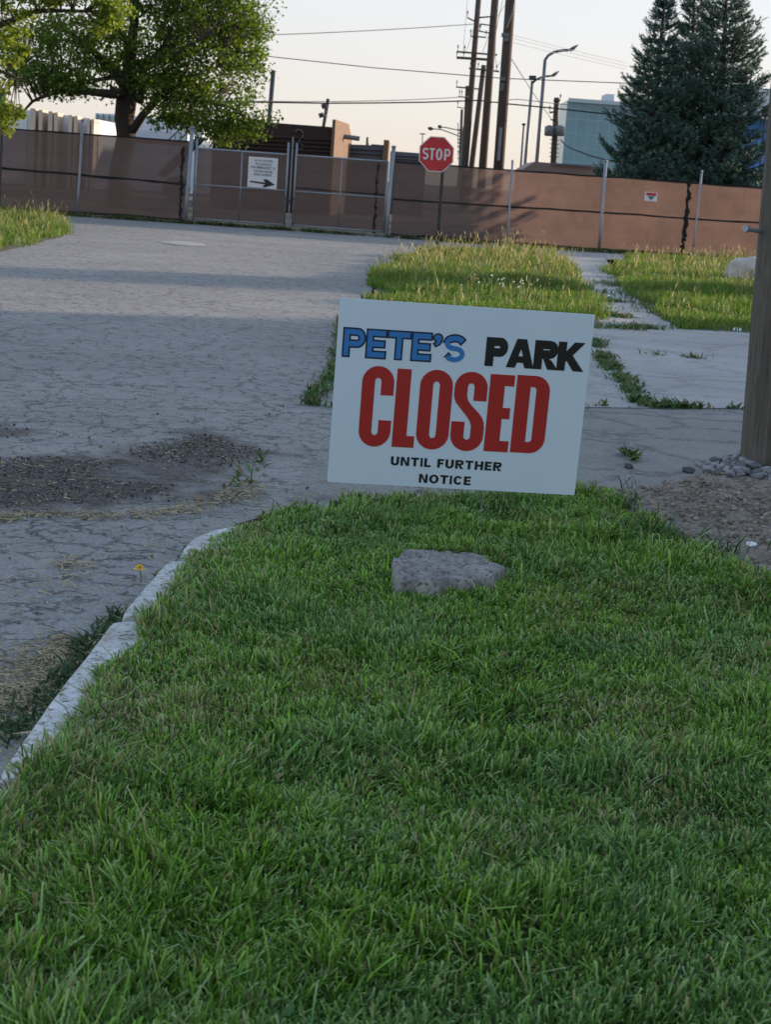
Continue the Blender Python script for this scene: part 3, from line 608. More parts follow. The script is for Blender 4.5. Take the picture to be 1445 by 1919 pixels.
def fit(VF, u0, u1, v0, v1, mp, ref=None):
    """fit flat letters into the box u0..u1, v0 (top)..v1 (bottom) of a board; mp maps (u, v) to a place"""
    V, Fc = VF; r = ref or V; xs = [p[0] for p in r]; ys = [p[1] for p in r]; x0, x1, y0, y1 = min(xs), max(xs), min(ys), max(ys)
    return [mp(u0 + (u1 - u0) * (p[0] - x0) / (x1 - x0), v1 + (v0 - v1) * (p[1] - y0) / (y1 - y0)) for p in V], Fc
def arc(cx, cy, rx, ry, a0, a1, n=9): return [(cx + rx * math.cos(R(a0 + (a1 - a0) * i / n)), cy + ry * math.sin(R(a0 + (a1 - a0) * i / n))) for i in range(n + 1)]
def heavy(ch):
    if ch == 'C': return [[(1, .645)] + arc(.5, .80, .5, .2, 0, 180, 16) + arc(.5, .20, .5, .2, 180, 360, 16) + [(1, .335), (.6, .335)] + arc(.5, .19, .1, .045, 0, -180) + arc(.5, .81, .1, .045, 180, 0) + [(.6, .645)]]
    if ch == 'L': return [[(0, 0), (1, 0), (1, .15), (.64, .15), (.64, 1), (0, 1)]]
    if ch == 'O': return [arc(.5, .80, .5, .2, 0, 180, 16) + arc(.5, .20, .5, .2, 180, 360, 16), arc(.5, .81, .1, .045, 0, 180) + arc(.5, .19, .1, .045, 180, 360)]
    if ch == 'S': return [[(1, .64)] + arc(.5, .80, .5, .2, 0, 180, 16) + [(0, .71), (.02, .66), (.08, .605), (.2, .55), (.44, .44), (.55, .38), (.6, .32)] + arc(.5, .19, .1, .045, 0, -180) + [(.4, .37), (0, .37)] + arc(.5, .20, .5, .2, 180, 360, 16)
                          + [(1, .31), (.98, .37), (.92, .43), (.8, .49), (.55, .585), (.44, .64), (.4, .70)] + arc(.5, .81, .1, .045, 180, 0) + [(.6, .64)]]
    if ch == 'E': return [[(0, 0), (1, 0), (1, .145), (.62, .145), (.62, .43), (.93, .43), (.93, .575), (.62, .575), (.62, .855), (1, .855), (1, 1), (0, 1)]]
    if ch == 'D': return [[(0, 0)] + arc(.55, .2, .45, .2, 270, 360, 10) + arc(.55, .8, .45, .2, 0, 90, 10) + [(0, 1)], [(.42, .145)] + arc(.5, .185, .1, .04, 270, 360) + arc(.5, .815, .1, .04, 0, 90) + [(.42, .855)]]
def strokes(ch, q=.26, t_=.20):
    """plain bold capitals in a unit box; q = stem, t_ = bar thickness"""
    h = .5
    def ring(x0, x1, y0, y1, rx, ry):
        return arc(x1 - rx, y1 - ry, rx, ry, 90, 0, 8) + arc(x1 - rx, y0 + ry, rx, ry, 0, -90, 8) + arc(x0 + rx, y0 + ry, rx, ry, 270, 180, 8) + arc(x0 + rx, y1 - ry, rx, ry, 180, 90, 8)
    bowl_o = lambda yb: arc(.66, (1 + yb) / 2, .34, (1 - yb) / 2, 90, -90, 14)
    bowl_i = lambda yb: [(q, yb + t_), ] + arc(.62, (1 + yb) / 2, .38 - q * .95 + .0, (1 - yb) / 2 - t_, -90, 90, 10) + [(q, 1 - t_)]
    if ch == 'P': return [[(0, 0), (0, 1)] + bowl_o(.36) + [(q, .36), (q, 0)], bowl_i(.36)]
    if ch == 'R': return [[(0, 0), (0, 1)] + bowl_o(.40) + [(.60, .40), (.60, .40)][:0] + [(.62, .42), (1.02, 0), (1.02 - q * 1.25, 0), (.42, .39), (q, .39), (q, 0)], bowl_i(.40)]
    if ch == 'E': return [[(0, 0), (0, 1), (1, 1), (1, 1 - t_), (q, 1 - t_), (q, .5 + t_ / 2), (.93, .5 + t_ / 2), (.93, .5 - t_ / 2), (q, .5 - t_ / 2), (q, t_), (1, t_), (1, 0)]]
    if ch == 'F': return [[(0, 0), (0, 1), (1, 1), (1, 1 - t_), (q, 1 - t_), (q, .5 + t_ / 2), (.9, .5 + t_ / 2), (.9, .5 - t_ / 2), (q, .5 - t_ / 2), (q, 0)]]
    if ch == 'L': return [[(0, 0), (0, 1), (q, 1), (q, t_), (1, t_), (1, 0)]]
    if ch == 'I': return [[(0, 0), (0, 1), (1, 1), (1, 0)]]
    if ch == 'T': return [[(.5 - q / 2, 0), (.5 - q / 2, 1 - t_), (0, 1 - t_), (0, 1), (1, 1), (1, 1 - t_), (.5 + q / 2, 1 - t_), (.5 + q / 2, 0)]]
    if ch == 'H': return [[(0, 0), (0, 1), (q, 1), (q, .5 + t_ / 2), (1 - q, .5 + t_ / 2), (1 - q, 1), (1, 1), (1, 0), (1 - q, 0), (1 - q, .5 - t_ / 2), (q, .5 - t_ / 2), (q, 0)]]
    if ch == 'N': return [[(0, 0), (0, 1), (q * 1.1, 1), (1 - q * .92, .32), (1 - q * .92, 1), (1, 1), (1, 0), (1 - q * 1.1, 0), (q * .92, .68), (q * .92, 0)]]
    if ch == 'U': return [[(0, 1), (0, .36)] + arc(.5, .36, .5, .38, 180, 360, 16) + [(1, 1), (1 - q, 1), (1 - q, .38)] + arc(.5, .38, .5 - q, .38 - t_ + .01, 360, 180, 14) + [(q, 1)]]
    if ch == 'A': return [[(0, 0), (.5 - q * .62, 1), (.5 + q * .62, 1), (1, 0), (1 - q * 1.08, 0), (1 - q * 1.08 - .075, .19), (q * 1.08 + .075, .19), (q * 1.08, 0)], [(.5, .76), (.5 - .135, .37), (.5 + .135, .37)]]
    if ch == 'K': return [[(0, 0), (0, 1), (q, 1), (q, .60), (.64, 1), (.98, 1), (.54, .55), (1.02, 0), (.67, 0), (.36, .39), (q, .29), (q, 0)]]
    if ch == 'O': return [arc(.5, .5, .5, .51, 0, 360, 36)[:-1], arc(.5, .5, .5 - q, .51 - t_, 0, 360, 30)[:-1]]
    if ch == 'C': return [arc(.5, .5, .5, .51, 32, 328, 30) + arc(.5, .5, .5 - q, .51 - t_, 322, 38, 26)]
    if ch == 'M': return [[(0, 0), (0, 1), (q * 1.3, 1), (.5, .35), (1 - q * 1.3, 1), (1, 1), (1, 0), (1 - q * .85, 0), (1 - q * .85, .68), (.5, .02), (q * .85, .68), (q * .85, 0)]]
    if ch == 'S':
        mid = .515; cl = arc(.5, (1 - t_ / 2 + mid) / 2, .5 - q / 2, (1 - t_ / 2 - mid) / 2, 22, 262, 18) + arc(.5, (mid + t_ / 2) / 2, .5 - q / 2, (mid - t_ / 2) / 2, 82, -155, 18)
        cl = [np.array(p) for p in cl]; L, Rr = [], []
        for i in range(len(cl)):
            tg = cl[min(i + 1, len(cl) - 1)] - cl[max(i - 1, 0)]; tg = tg / np.linalg.norm(tg); nr = np.array([-tg[1], tg[0]]); ww = np.array([q / 2, t_ / 2]) * 1.0
            L.append(tuple(cl[i] + nr * ww)); Rr.append(tuple(cl[i] - nr * ww))
        return [L + Rr[::-1]]
    if ch == '\u2019': return [arc(.5, .70, .5, .28, 0, 215, 16) + [(.42, .44), (.40, .28), (.10, .16), (.28, .0), (.70, .16), (.96, .45)]]
WID = {'I': .26, '\u2019': .32, 'E': .78, 'F': .74, 'L': .74, 'T': .92, 'M': 1.15, 'A': 1.10, 'K': 1.05, 'O': 1.08, 'C': 1.0, 'R': .95, 'P': .88, 'S': .92, 'N': .98, 'H': .96, 'U': .95, ' ': .40}
def lay(s_, aspect, u0, u1, v0, v1, mp, q=.26, t_=.20, gap=.14, off=0.0, top=None):
    """set a line of hand-drawn capitals into u0..u1; letter box is aspect wide for width 1"""
    tot = sum(WID[c] for c in s_) + gap * (len(s_) - 1); x = 0.0; b = MB(); k_ = (u1 - u0) / tot
    for i, c in enumerate(s_):
        w_ = WID[c]
        if c != ' ':
            qq = min(q * .88 / w_, 1.0) if c != 'I' else 1; loops = strokes(c, qq, t_)
            sx_ = w_ * k_; y0, y1 = (v0, v0 + (v1 - v0) * .42) if c == '\u2019' else (v0, v1)
            sy_ = (y1 - y0) * SHW
            # real shape in board units so that an outline grows evenly
            lp = [[(p[0] * sx_, p[1] * sy_) for p in L_] for L_ in loops]
            V_, F_ = curve_mesh(lp, off=off); b.add([mp(u0 + x * k_ + p[0], y1 - p[1] / SHW, i * 0.00002) for p in V_], F_)
        x += w_ + gap
    return b
t = NT('sign_red'); t.col(t.mix(t.noise(3, 3), (0.40, 0.018, 0.016), (0.44, 0.024, 0.020))); t.b.inputs['Roughness'].default_value = 0.45; M['red'] = t.m
t = NT('sign_black'); t.col(t.mix(t.noise(3, 3), (0.006, 0.007, 0.007), (0.010, 0.010, 0.011))); t.b.inputs['Roughness'].default_value = 0.5; M['ink'] = t.m
t = NT('sign_navy'); t.col(t.mix(t.noise(3, 3), (0.008, 0.018, 0.05), (0.010, 0.02, 0.055))); t.b.inputs['Roughness'].default_value = 0.5; M['navy'] = t.m
t = NT('sign_blue'); t.col(t.mix(t.noise(3, 3), (0.03, 0.20, 0.52), (0.035, 0.215, 0.55))); t.b.inputs['Roughness'].default_value = 0.45; M['blue'] = t.m
b = MB()
for ch, u0, u1, v0, v1 in (('C', .111, .238, .349, .790), ('L', .247, .335, .356, .785), ('O', .341, .471, .350, .788), ('S', .478, .609, .349, .786), ('E', .616, .713, .354, .780), ('D', .722, .856, .350, .778)):
    b.add(*fit(curve_mesh(heavy(ch)), u0, u1, v0, v1, lambda u, v: SGm(u, v, 0.0012)))
b.build('closed_lettering', M['red'], yard)
SHW = SH / SW            # board height over width
sm_ = lambda base: (lambda u, v, e=0.0: SGm(u, v, base + e))
lay("PETE\u2019S", 1, .028, .506, .160, .304, sm_(0.0008), .25, .20, .13, off=0.0062).build('name_outline', M['navy'], yard)
lay("PETE\u2019S", 1, .028, .506, .160, .304, sm_(0.0013), .25, .20, .13, off=-0.0006).build('name_lettering', M['blue'], yard)
lay("PARK", 1, .590, .970, .160, .308, sm_(0.0010), .33, .25, .06, off=0.0035).build('park_lettering', M['ink'], yard)
lay("UNTIL FURTHER", 1, .249, .695, .838, .887, sm_(0.0010), .35, .225, .17).build('notice_lettering', M['ink'], yard)
lay("NOTICE", 1, .368, .577, .927, .976, sm_(0.0010), .35, .225, .17).build('notice_lettering', M['ink'], yard)

# ================================================================== STONE SLAB in front of the sign
def slab():
    pts = stone_poly; cx = sum(p[0] for p in pts) / len(pts); cy = sum(p[1] for p in pts) / len(pts); zt = ZST
    gx = np.arange(min(p[0] for p in pts) - .03, max(p[0] for p in pts) + .03, 0.0035); gy = np.arange(min(p[1] for p in pts) - .03, max(p[1] for p in pts) + .03, 0.0050)
    X, Y = np.meshgrid(gx, gy, indexing='ij'); X2 = X + (fbm(X, Y, 0.03, 340) - .5) * 0.012; Y2 = Y + (fbm(X, Y, 0.03, 343) - .5) * 0.018
    d = dist_in(X2, Y2, pts); k = np.clip((d + 0.004) / 0.022, 0, 1); k = 1 - (1 - k) ** 2.2
    step = np.clip((Y - cy - 0.10 + 0.03 * np.sin(X * 20)) / 0.012, 0, 1) * 0.014
    top = zt + 0.022 * (fbm(X, Y, 0.16, 346) - .5) + 0.020 * (fbm(X, Y, 0.035, 350) - .5) + 0.006 * (fbm(X, Y, 0.008, 354, 2) - .5) - step - 0.02 * np.clip((X - cx - .17) / .1, 0, 1)
    pit = np.clip(fbm(X, Y, 0.022, 357, 2) - 0.64, 0, 1) * 0.09; Z = (zt - 0.13) + (top - pit - zt + 0.13) * k
    idx = np.arange(X.size).reshape(X.shape); Q = np.stack([idx[:-1, :-1], idx[1:, :-1], idx[1:, 1:], idx[:-1, 1:]], -1).reshape(-1, 4); Q = Q[(d[:-1, :-1] > -0.02).ravel()]
    t = NT('pitted_stone')
    k = t.mix(t.ramp(t.noise(12, 6, 0.75), [(0.32, 0.0), (0.68, 1.0)]), (0.19, 0.172, 0.158), (0.52, 0.49, 0.46)); k = t.mix(t.ramp(t.noise(60, 4, 0.7), [(0.52, 0.0), (0.66, 0.85)]), k, (0.06, 0.052, 0.048))
    t.col(k); t.bump(t.noise(90, 6, 0.8), 0.8, 0.012); t.b.inputs['Roughness'].default_value = 0.95
    o = np_mesh('stone_slab', np.stack([X - cx, Y - cy, Z - zt], -1).reshape(-1, 3), Q, None, t.m); o.location = (cx, cy, zt); tag(o, 'flat broken grey stone slab lying on the lawn below the sign', 'stone')
slab()

# ================================================================== DANDELION
dx, dy = G(262, 1100, 0.0); dn_ = thing('dandelion', (dx, dy, 0), 'single yellow dandelion in the gutter beside the kerb', 'flower'); sync(dn_)
hd = P(261, 1067, dy)
MB().tube([(dx, dy, 0), (dx + .004, dy, hd.z * .5), tuple(hd)], [0.0028, 0.0022, 0.0022], 6).build('stem', simple('stem', (0.12, 0.2, 0.06)), dn_)
b = MB()
for ring, (rr, zz, nn_) in enumerate(((0.023, 0.001, 18), (0.016, 0.008, 14), (0.009, 0.012, 9))):
    for i in range(nn_):
        a = 2 * math.pi * i / nn_ + ring; d = Vector((math.cos(a), math.sin(a), 0)); s_ = Vector((-d.y, d.x, 0)) * 0.0028; o_ = hd + Vector((0, 0, zz * 0.4))
        b.add([o_ - s_ * .4, o_ + s_ * .4, o_ + d * rr + s_ + Vector((0, 0, zz)), o_ + d * rr - s_ + Vector((0, 0, zz))], [(0, 1, 2, 3)])
b.build('petals', simple('petal_yellow', (0.85, 0.52, 0.01), 0.6, var=0.1), dn_)

# ================================================================== WOODEN POLE on the right and its gravel
pbx, pby = 2.02, 8.78
pz = float(zland(pbx, pby))
wp = thing('utility_pole', (pbx, pby, pz), 'thick weathered wooden pole rising from the dirt mound at the right edge', 'pole'); sync(wp)
L0 = P(1385, 880, pby); L1 = P(1437, 200, pby); rad = 0.165
dirv = (L1 - L0); dirv = dirv / dirv.z
axis0 = Vector((L0.x + rad, pby, L0.z)); pbx = axis0.x; b = MB(); N = 40; rings = []
for i in range(40):
    z = pz - 0.25 + i * 0.2; c = axis0 + dirv * (z - L0.z); rr = rad - 0.004 * i * 0.35
    for k_ in range(N):
        a = 2 * math.pi * k_ / N; gr = 0.004 * (fbm(a * 6, z * 0.25, 0.35, 330) - 0.5) * 3
        # long drying checks
        ck = -0.010 * max(0.0, 1 - abs(((a * 3.1 + 0.25 * math.sin(z * 1.3)) % 2.1) - 1.0) * 14)
        rings.append((c.x + math.cos(a) * (rr + float(gr) + ck), c.y + math.sin(a) * (rr + float(gr) + ck), z))
b.add(rings, [(i * N + k_, i * N + (k_ + 1) % N, (i + 1) * N + (k_ + 1) % N, (i + 1) * N + k_) for i in range(39) for k_ in range(N)])
t = NT('pole_wood'); v = t.mapv((7, 7, 0.30)); g1 = t.noise(3.2, 6, 0.7, v, 0.4); g2 = t.noise(14, 4, 0.7, v)
k = t.mix(t.ramp(g1, [(0.3, 0.0), (0.7, 1.0)]), (0.075, 0.068, 0.055), (0.20, 0.18, 0.145)); k = t.mix(t.ramp(g2, [(0.35, 0.75), (0.5, 0.0)]), k, (0.055, 0.042, 0.03))
t.col(k); t.bump(g2, 0.8, 0.02); t.b.inputs['Roughness'].default_value = 0.9; b.build('shaft', t.m, wp, smooth=True)
bp = P(1418, 437, pby - 0.05); be = P(1400, 429, pby - 0.12)
b = MB().tube([bp + Vector((.12, .1, 0)), be], 0.011, 8); b.tube([be + (be - bp).normalized() * -0.012, be + (be - bp).normalized() * 0.012], 0.019, 6); b.build('step_bolt', M['galv'], wp)
n = 520; a = rng.random(n) * 6.28; r_ = 0.15 + np.abs(rng.normal(0, 0.11, n)); x = pbx + 0.02 + np.cos(a) * r_; y = pby - 0.1 + np.sin(a) * r_ * 1.0; s_ = 0.018 + 0.034 * rng.random(n)
pebbles('pole_gravel', 'pale crushed stones heaped round the foot of the wooden pole', x, y, zland(x, y) + 0.01 + 0.05 * np.exp(-((r_ - .15) / .15) ** 2) * rng.random(n), s_, np.array([0.29, 0.29, 0.30]) * (0.4 + 0.85 * rng.random((n, 1))))

# scraps of litter: small white pieces
def scrap(name, label, px_, s_, zf=0.0, col=(0.75, 0.75, 0.73)):
    x, y = G(*px_, zf); b = MB(); q = [(0.5 * s_ * (0.7 + .5 * random.random()) * math.cos(a), 0.5 * s_ * (0.7 + .5 * random.random()) * math.sin(a)) for a in (0, 1.1, 2.0, 3.0, 4.1, 5.3)]
    mt = Matrix.Translation((x, y, zf + 0.012)) @ Matrix.Rotation(0.35, 4, 'X') @ Matrix.Rotation(random.random() * 6, 4, 'Z'); b.prism(q, 0, s_ * 0.16, mt)
    o = b.build(name, simple(name + '_mat', col, 0.7, var=0.12), origin=(x, y, zf)); tag(o, label, 'litter')
scrap('litter_scrap', 'small white scrap on the dirt at the right edge, nearest of the scraps', (1409, 1028), 0.055, 0.15)
scrap('litter_scrap', 'white scrap at the far edge of the concrete slab by the tall grass', (1382, 622), 0.12)
scrap('bark_piece', 'brown curl of bark on the road left of the lawn corner', (373, 940), 0.06, 0, (0.22, 0.15, 0.10))
scrap('dark_stone', 'small dark stone on the drive beside the crack, right of the sign', (1178, 879), 0.055, 0, (0.05, 0.048, 0.045))
scrap('dark_stone', 'small dark stone on the drive left of the wooden pole', (1290, 887), 0.075, 0, (0.05, 0.048, 0.045))

# ================================================================== STOP SIGN
sx, sy = G(818, 478); sy = 38.0; sB = P(817.5, 474, sy); sT = P(818.5, 262, sy); sC = P(818, 289, sy - 0.05)
st = thing('stop_sign', (sB.x, sy, 0), 'red octagonal stop sign on a thin dark post in the tall grass', 'sign'); sync(st)
pm = MB(); top = Vector((sB.x + 0.02, sy, sT.z + 0.02)); px_ = Vector((sB.x, sy, 0))
for dxx, dyy, w_, d_ in ((0, 0, 0.030, 0.012), (-0.030, -0.008, 0.008, 0.028), (0.030, -0.008, 0.008, 0.028)):
    pm.box((px_.x + dxx + 0.01, sy + dyy, (top.z) / 2), (w_ + (0.03 if w_ > .02 else 0), d_, top.z))
pm.build('post', M['dark_metal'], st)
rt = Matrix.Rotation(R(-0.5), 3, 'Y')
def octo(r, y0, y1):
    b = MB(); vs = []
    for yy in (y0, y1):
        for k_ in range(8):
            a = R(22.5 + 45 * k_); vs.append(sC + rt @ Vector((math.cos(a) * r, yy, math.sin(a) * r)))
    return b.add(vs, [tuple(range(8)), tuple(range(15, 7, -1))] + [(k_, k_ + 8, (k_ + 1) % 8 + 8, (k_ + 1) % 8) for k_ in range(8)])
RW = 0.375 / math.cos(R(22.5))
M['signwhite'] = simple('sign_white', (0.72, 0.72, 0.72), 0.4, var=0.06, bump=0.02)
M['signred'] = simple('stop_red', (0.52, 0.028, 0.035), 0.4, var=0.12, scale=4, bump=0.03)
octo(RW, 0.0, 0.006).build('plate', M['signwhite'], st)
octo(RW * 0.952, -0.004, -0.0005).build('red_face', M['signred'], st)
stopm = lambda u, v: sC + rt @ Vector(((u - 0.5) * 0.75, -0.008, (0.5 - v) * 0.75))
b = MB(); SHW = 1.0
for ch, u0, u1 in (('S', 0.095, 0.275), ('T', 0.295, 0.455), ('O', 0.490, 0.675), ('P', 0.730, 0.905)):
    b.add(*fit(curve_mesh(strokes(ch, .30, .14)), u0, u1, 0.335, 0.665, stopm))
b.build('stop_lettering', M['signwhite'], st)
b = MB()
for v_ in (0.08, 0.92):
    p = stopm(0.5, v_); b.tube([p, p + Vector((0, 0.02, 0))], 0.012, 8)
build_each(b, 'bolt', M['galv'], st)

# ================================================================== FENCE with brown privacy screen, and the double gate
t = NT('privacy_screen')
st_ = t.mapv((0.25, 1, 1.6)); n1 = t.noise(1.6, 5, 0.6, st_); n2 = t.noise(0.7, 3)
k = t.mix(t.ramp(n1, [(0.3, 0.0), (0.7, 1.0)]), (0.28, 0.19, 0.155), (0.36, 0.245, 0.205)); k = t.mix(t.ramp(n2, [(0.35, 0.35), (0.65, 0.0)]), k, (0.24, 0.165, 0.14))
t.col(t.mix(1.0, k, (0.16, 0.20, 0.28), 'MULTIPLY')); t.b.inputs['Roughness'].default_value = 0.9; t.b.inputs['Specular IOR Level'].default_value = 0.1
t.bump(t.noise(1.3, 4, 0.6, t.mapv((0.6, 1, 1.5))), 0.8, 0.15)
tr = t.n('ShaderNodeBsdfTransparent'); tl = t.n('ShaderNodeBsdfTranslucent'); t.l(k, tl.inputs[0])
m1 = t.n('ShaderNodeMixShader'); m1.inputs[0].default_value = 0.50; t.l(t.b.outputs[0], m1.inputs[1]); t.l(tl.outputs[0], m1.inputs[2])
m2 = t.n('ShaderNodeMixShader'); m2.inputs[0].default_value = 0.08; t.l(m1.outputs[0], m2.inputs[1]); t.l(tr.outputs[0], m2.inputs[2]); t.l(m2.outputs[0], t.out.inputs[0])
M['screen'] = t.m
def X_at(px_, py_, Y_): return P(px_, py_, Y_).x
HT = 2.04
def screen(b, x0, x1, z0, z1, ripple=0.03, hole=None):
    n = max(4, int((x1 - x0) / 0.10)); m = 12; V = []; 
    for i in range(n + 1):
        for j in range(m + 1):
            x = x0 + (x1 - x0) * i / n; z = z0 + (z1 - z0) * j / m; e = (float(fbm(x, z, 0.8, 350)) - 0.5) * ripple * 2
            sag = 0.05 * (float(fbm(x, 0, 1.6, 352)) - 0.5) * (1 if j == m else 0) + 0.05 * (float(fbm(x, 3, 0.7, 353)) - 0.5) * (1 if j == 0 else 0)
            V.append((x, FY(x) + 0.05 + e, z + sag))
    b.add(V, [(i * (m + 1) + j, (i + 1) * (m + 1) + j, (i + 1) * (m + 1) + j + 1, i * (m + 1) + j + 1) for i in range(n) for j in range(m)])
def ropeline(b, x0, x1, z0, z1, w_=0.05, off=0.02, n=None, rg=0.02, seed=360):
    n = n or max(2, int(abs(x1 - x0) / 0.3)); V = []
    for i in range(n + 1):
        t_ = i / n; x = x0 + (x1 - x0) * t_; z = z0 + (z1 - z0) * t_ + (float(fbm(x, z0, 0.8, seed)) - 0.5) * rg * 2; ww = w_ * (0.6 + 0.8 * float(fbm(x, 5, 0.3, seed + 3)))
        for dy_, dz_ in ((-off, -ww / 2), (-off, ww / 2), (-off + 0.015, ww / 2), (-off + 0.015, -ww / 2)): V.append((x, FY(x) + dy_, z + dz_))
    b.add(V, [(i * 4 + k_, i * 4 + (k_ + 1) % 4, (i + 1) * 4 + (k_ + 1) % 4, (i + 1) * 4 + k_) for i in range(n) for k_ in range(4)])
def seam(b, pxs, w_=0.05, Yo=0.03):
    """ragged black lacing that runs up the screen"""
    pts = [P(x, y, FY(0) + 0.0) for x, y in pxs]; V = []; n = 26
    for i in range(n + 1):
        f = i / n * (len(pts) - 1); a = int(min(f, len(pts) - 2)); p = pts[a].lerp(pts[a + 1], f - a); ww = w_ * (0.4 + 1.2 * random.random()); dx_ = (random.random() - 0.5) * 0.05
        for s_ in (-1, 1): V.append((p.x + dx_ + s_ * ww / 2, FY(p.x) - Yo, p.z))
        for s_ in (1, -1): V.append((p.x + dx_ + s_ * ww / 2, FY(p.x) - Yo + 0.02, p.z))
    b.add(V, [(i * 4 + k_, i * 4 + (k_ + 1) % 4, (i + 1) * 4 + (k_ + 1) % 4, (i + 1) * 4 + k_) for i in range(n) for k_ in range(4)])
def fpost(parent, xb, x_top_px, y_top_px, r=0.035, name='post', cap=True, z0=-0.1):
    T = P(x_top_px, y_top_px, FY(xb) - 0.06); b = MB().tube([(xb, FY(xb) - 0.06, z0), (T.x * 0.25 + xb * 0.75, FY(xb) - 0.06, T.z * .25), (T.x, T.y, T.z)], r, 10)
    if cap: b.tube([T, T + Vector((0, 0, 0.03)), T + Vector((0, 0, 0.05))], [r * 1.3, r * 1.2, r * 0.3], 10)
    return b.build(name, M['galv'], parent, smooth=True)
fz = lambda px_, py_: P(px_, py_, FY(P(px_, py_, 46.3).x)).z
xg0 = X_at(350, 415, 46.0); xgm = X_at(537, 432, 46.1); xg1 = X_at(727, 448, 46.2)
fl = thing('chain_link_fence', (xg0 - 4, FY(xg0 - 4), 0), 'brown screened fence left of the gate, in front of the big leafy tree', 'fence', 'brown screened fences'); sync(fl)
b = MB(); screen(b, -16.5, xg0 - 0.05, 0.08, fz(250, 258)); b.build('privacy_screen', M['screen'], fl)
b = MB(); zt = fz(250, 258)
ropeline(b, -16.5, xg0 - 0.05, fz(0, 310) + 0.02, fz(330, 344), 0.06); ropeline(b, -16.5, xg0 - 0.05, zt, zt, 0.045, rg=0.015, seed=370); ropeline(b, -16.5, xg0 - 0.05, 0.09, 0.09, 0.05, rg=0.03, seed=375)
seam(b, [(345, 275), (343, 330), (341, 370), (338, 412)], 0.07); b.build('binding', M['black'], fl)
fpost(fl, X_at(145, 392, FY(-9)), 154, 226, 0.038); fpost(fl, X_at(-150, 375, FY(-13)), -142, 215, 0.038)
pm_ = fpost(fl, X_at(347, 416, 46.1), 360, 240, 0.055, 'gate_post')
b = MB()
for i in range(4): p = P(153, 238 + i * 9, FY(-9) - 0.1); b.box((p.x, p.y, p.z), (0.10, 0.012, 0.012), mat=Matrix.Rotation(R(-25), 3, 'Y'))
build_each(b, 'barb_arm', M['galv'], fl)

gate = thing('chain_link_gate', (xgm, FY(xgm), 0), 'double swing gate of screened chain link with a padlocked middle', 'gate'); sync(gate)
def leaf(x0, x1, nm):
    lf = MB(); z1 = fz(440, 283) if nm == 0 else fz(640, 297); z0 = 0.14; zm = (z0 + z1) / 2 - 0.02
    y = lambda x: FY(x) - 0.05
    lf.tube([(x0, y(x0), z1), (x1, y(x1), z1)], 0.026, 8); lf.tube([(x0, y(x0), zm), (x1, y(x1), zm)], 0.022, 8); lf.tube([(x0, y(x0), z0), (x1, y(x1), z0)], 0.024, 8)
    ext = 0.32
    lf.tube([(x0, y(x0), z0 - .03), (x0 + (0.0), y(x0), z1 + (ext if nm else 0.25))], 0.027, 8); lf.tube([(x1, y(x1), z0 - .03), (x1, y(x1), z1 + (ext if nm == 0 else 0.0))], 0.027, 8)
    xm = (x0 + x1) / 2; lf.tube([(xm, y(xm), z0), (xm, y(xm), z1)], 0.02, 8)
    g = lf.build('gate_leaf', M['galv'], gate, smooth=True)
    s_ = MB(); screen(s_, x0 + 0.02, x1 - 0.02, z0 + 0.01, z1 - 0.01, 0.015); sc = s_.build('leaf_screen', M['screen'], gate); return g
leaf(xg0 + 0.16, xgm - 0.08, 0); leaf(xgm + 0.14, xg1 - 0.13, 1)
b = MB(); seam(b, [(711, 308), (706, 345), (704, 390), (700, 437)], 0.06); zz_ = fz(620, 360) + 0.05; ropeline(b, xgm + 0.14, xg1 - 0.13, zz_, zz_ - 0.03, 0.035, 0.0); b.build('binding', M['black'], gate)
b = MB(); xc = xgm + 0.03; b.tube([(xc, FY(xc) - 0.06, 0.0), (xc, FY(xc) - 0.06, 2.45)], 0.018, 8); b.build('drop_rod', M['galv'], gate)
b = MB(); zl = fz(540, 372)
for i in range(9):
    a0 = i / 9 * math.pi * 2; b.tube([(xc + math.cos(a0) * 0.13, FY(xc) - 0.12 - 0.02 * math.sin(a0), zl + math.sin(a0) * 0.045), (xc + math.cos(a0 + .7) * 0.13, FY(xc) - 0.12 - .02 * math.sin(a0 + .7), zl + math.sin(a0 + .7) * 0.045)], 0.012, 6)
b.box((xc, FY(xc) - 0.15, zl - 0.08), (0.07, 0.03, 0.07)); b.build('chain_and_padlock', M['dark_metal'], gate)

fr = thing('chain_link_fence', (xg1 + 4, FY(xg1 + 4), 0), 'brown screened fence right of the gate, in front of the spruces', 'fence', 'brown screened fences'); sync(fr)
zt = fz(1000, 322)
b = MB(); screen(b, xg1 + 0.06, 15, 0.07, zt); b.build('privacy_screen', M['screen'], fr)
b = MB(); ropeline(b, xg1 + 0.06, 15, fz(760, 375), fz(1380, 413), 0.05); ropeline(b, xg1 + 0.06, 15, zt, zt, 0.045, rg=0.02, seed=380); ropeline(b, xg1 + 0.06, 15, 0.08, 0.07, 0.06, rg=0.03, seed=385)
seam(b, [(1296, 338), (1292, 380), (1286, 440), (1281, 474)], 0.10); b.build('binding', M['black'], fr)
fpost(fr, X_at(723, 448, 46.2), 738, 276, 0.055, 'gate_post')
for (xb, yb, xt, yt, r_) in ((950, 463, 961, 303, 0.03), (1123, 475, 1136, 303, 0.045), (1299, 486, 1316, 322, 0.028), (1480, 492, 1494, 330, 0.04)):
    fpost(fr, X_at(xb, yb, FY(xb / 180 - 4)), xt, yt, r_)

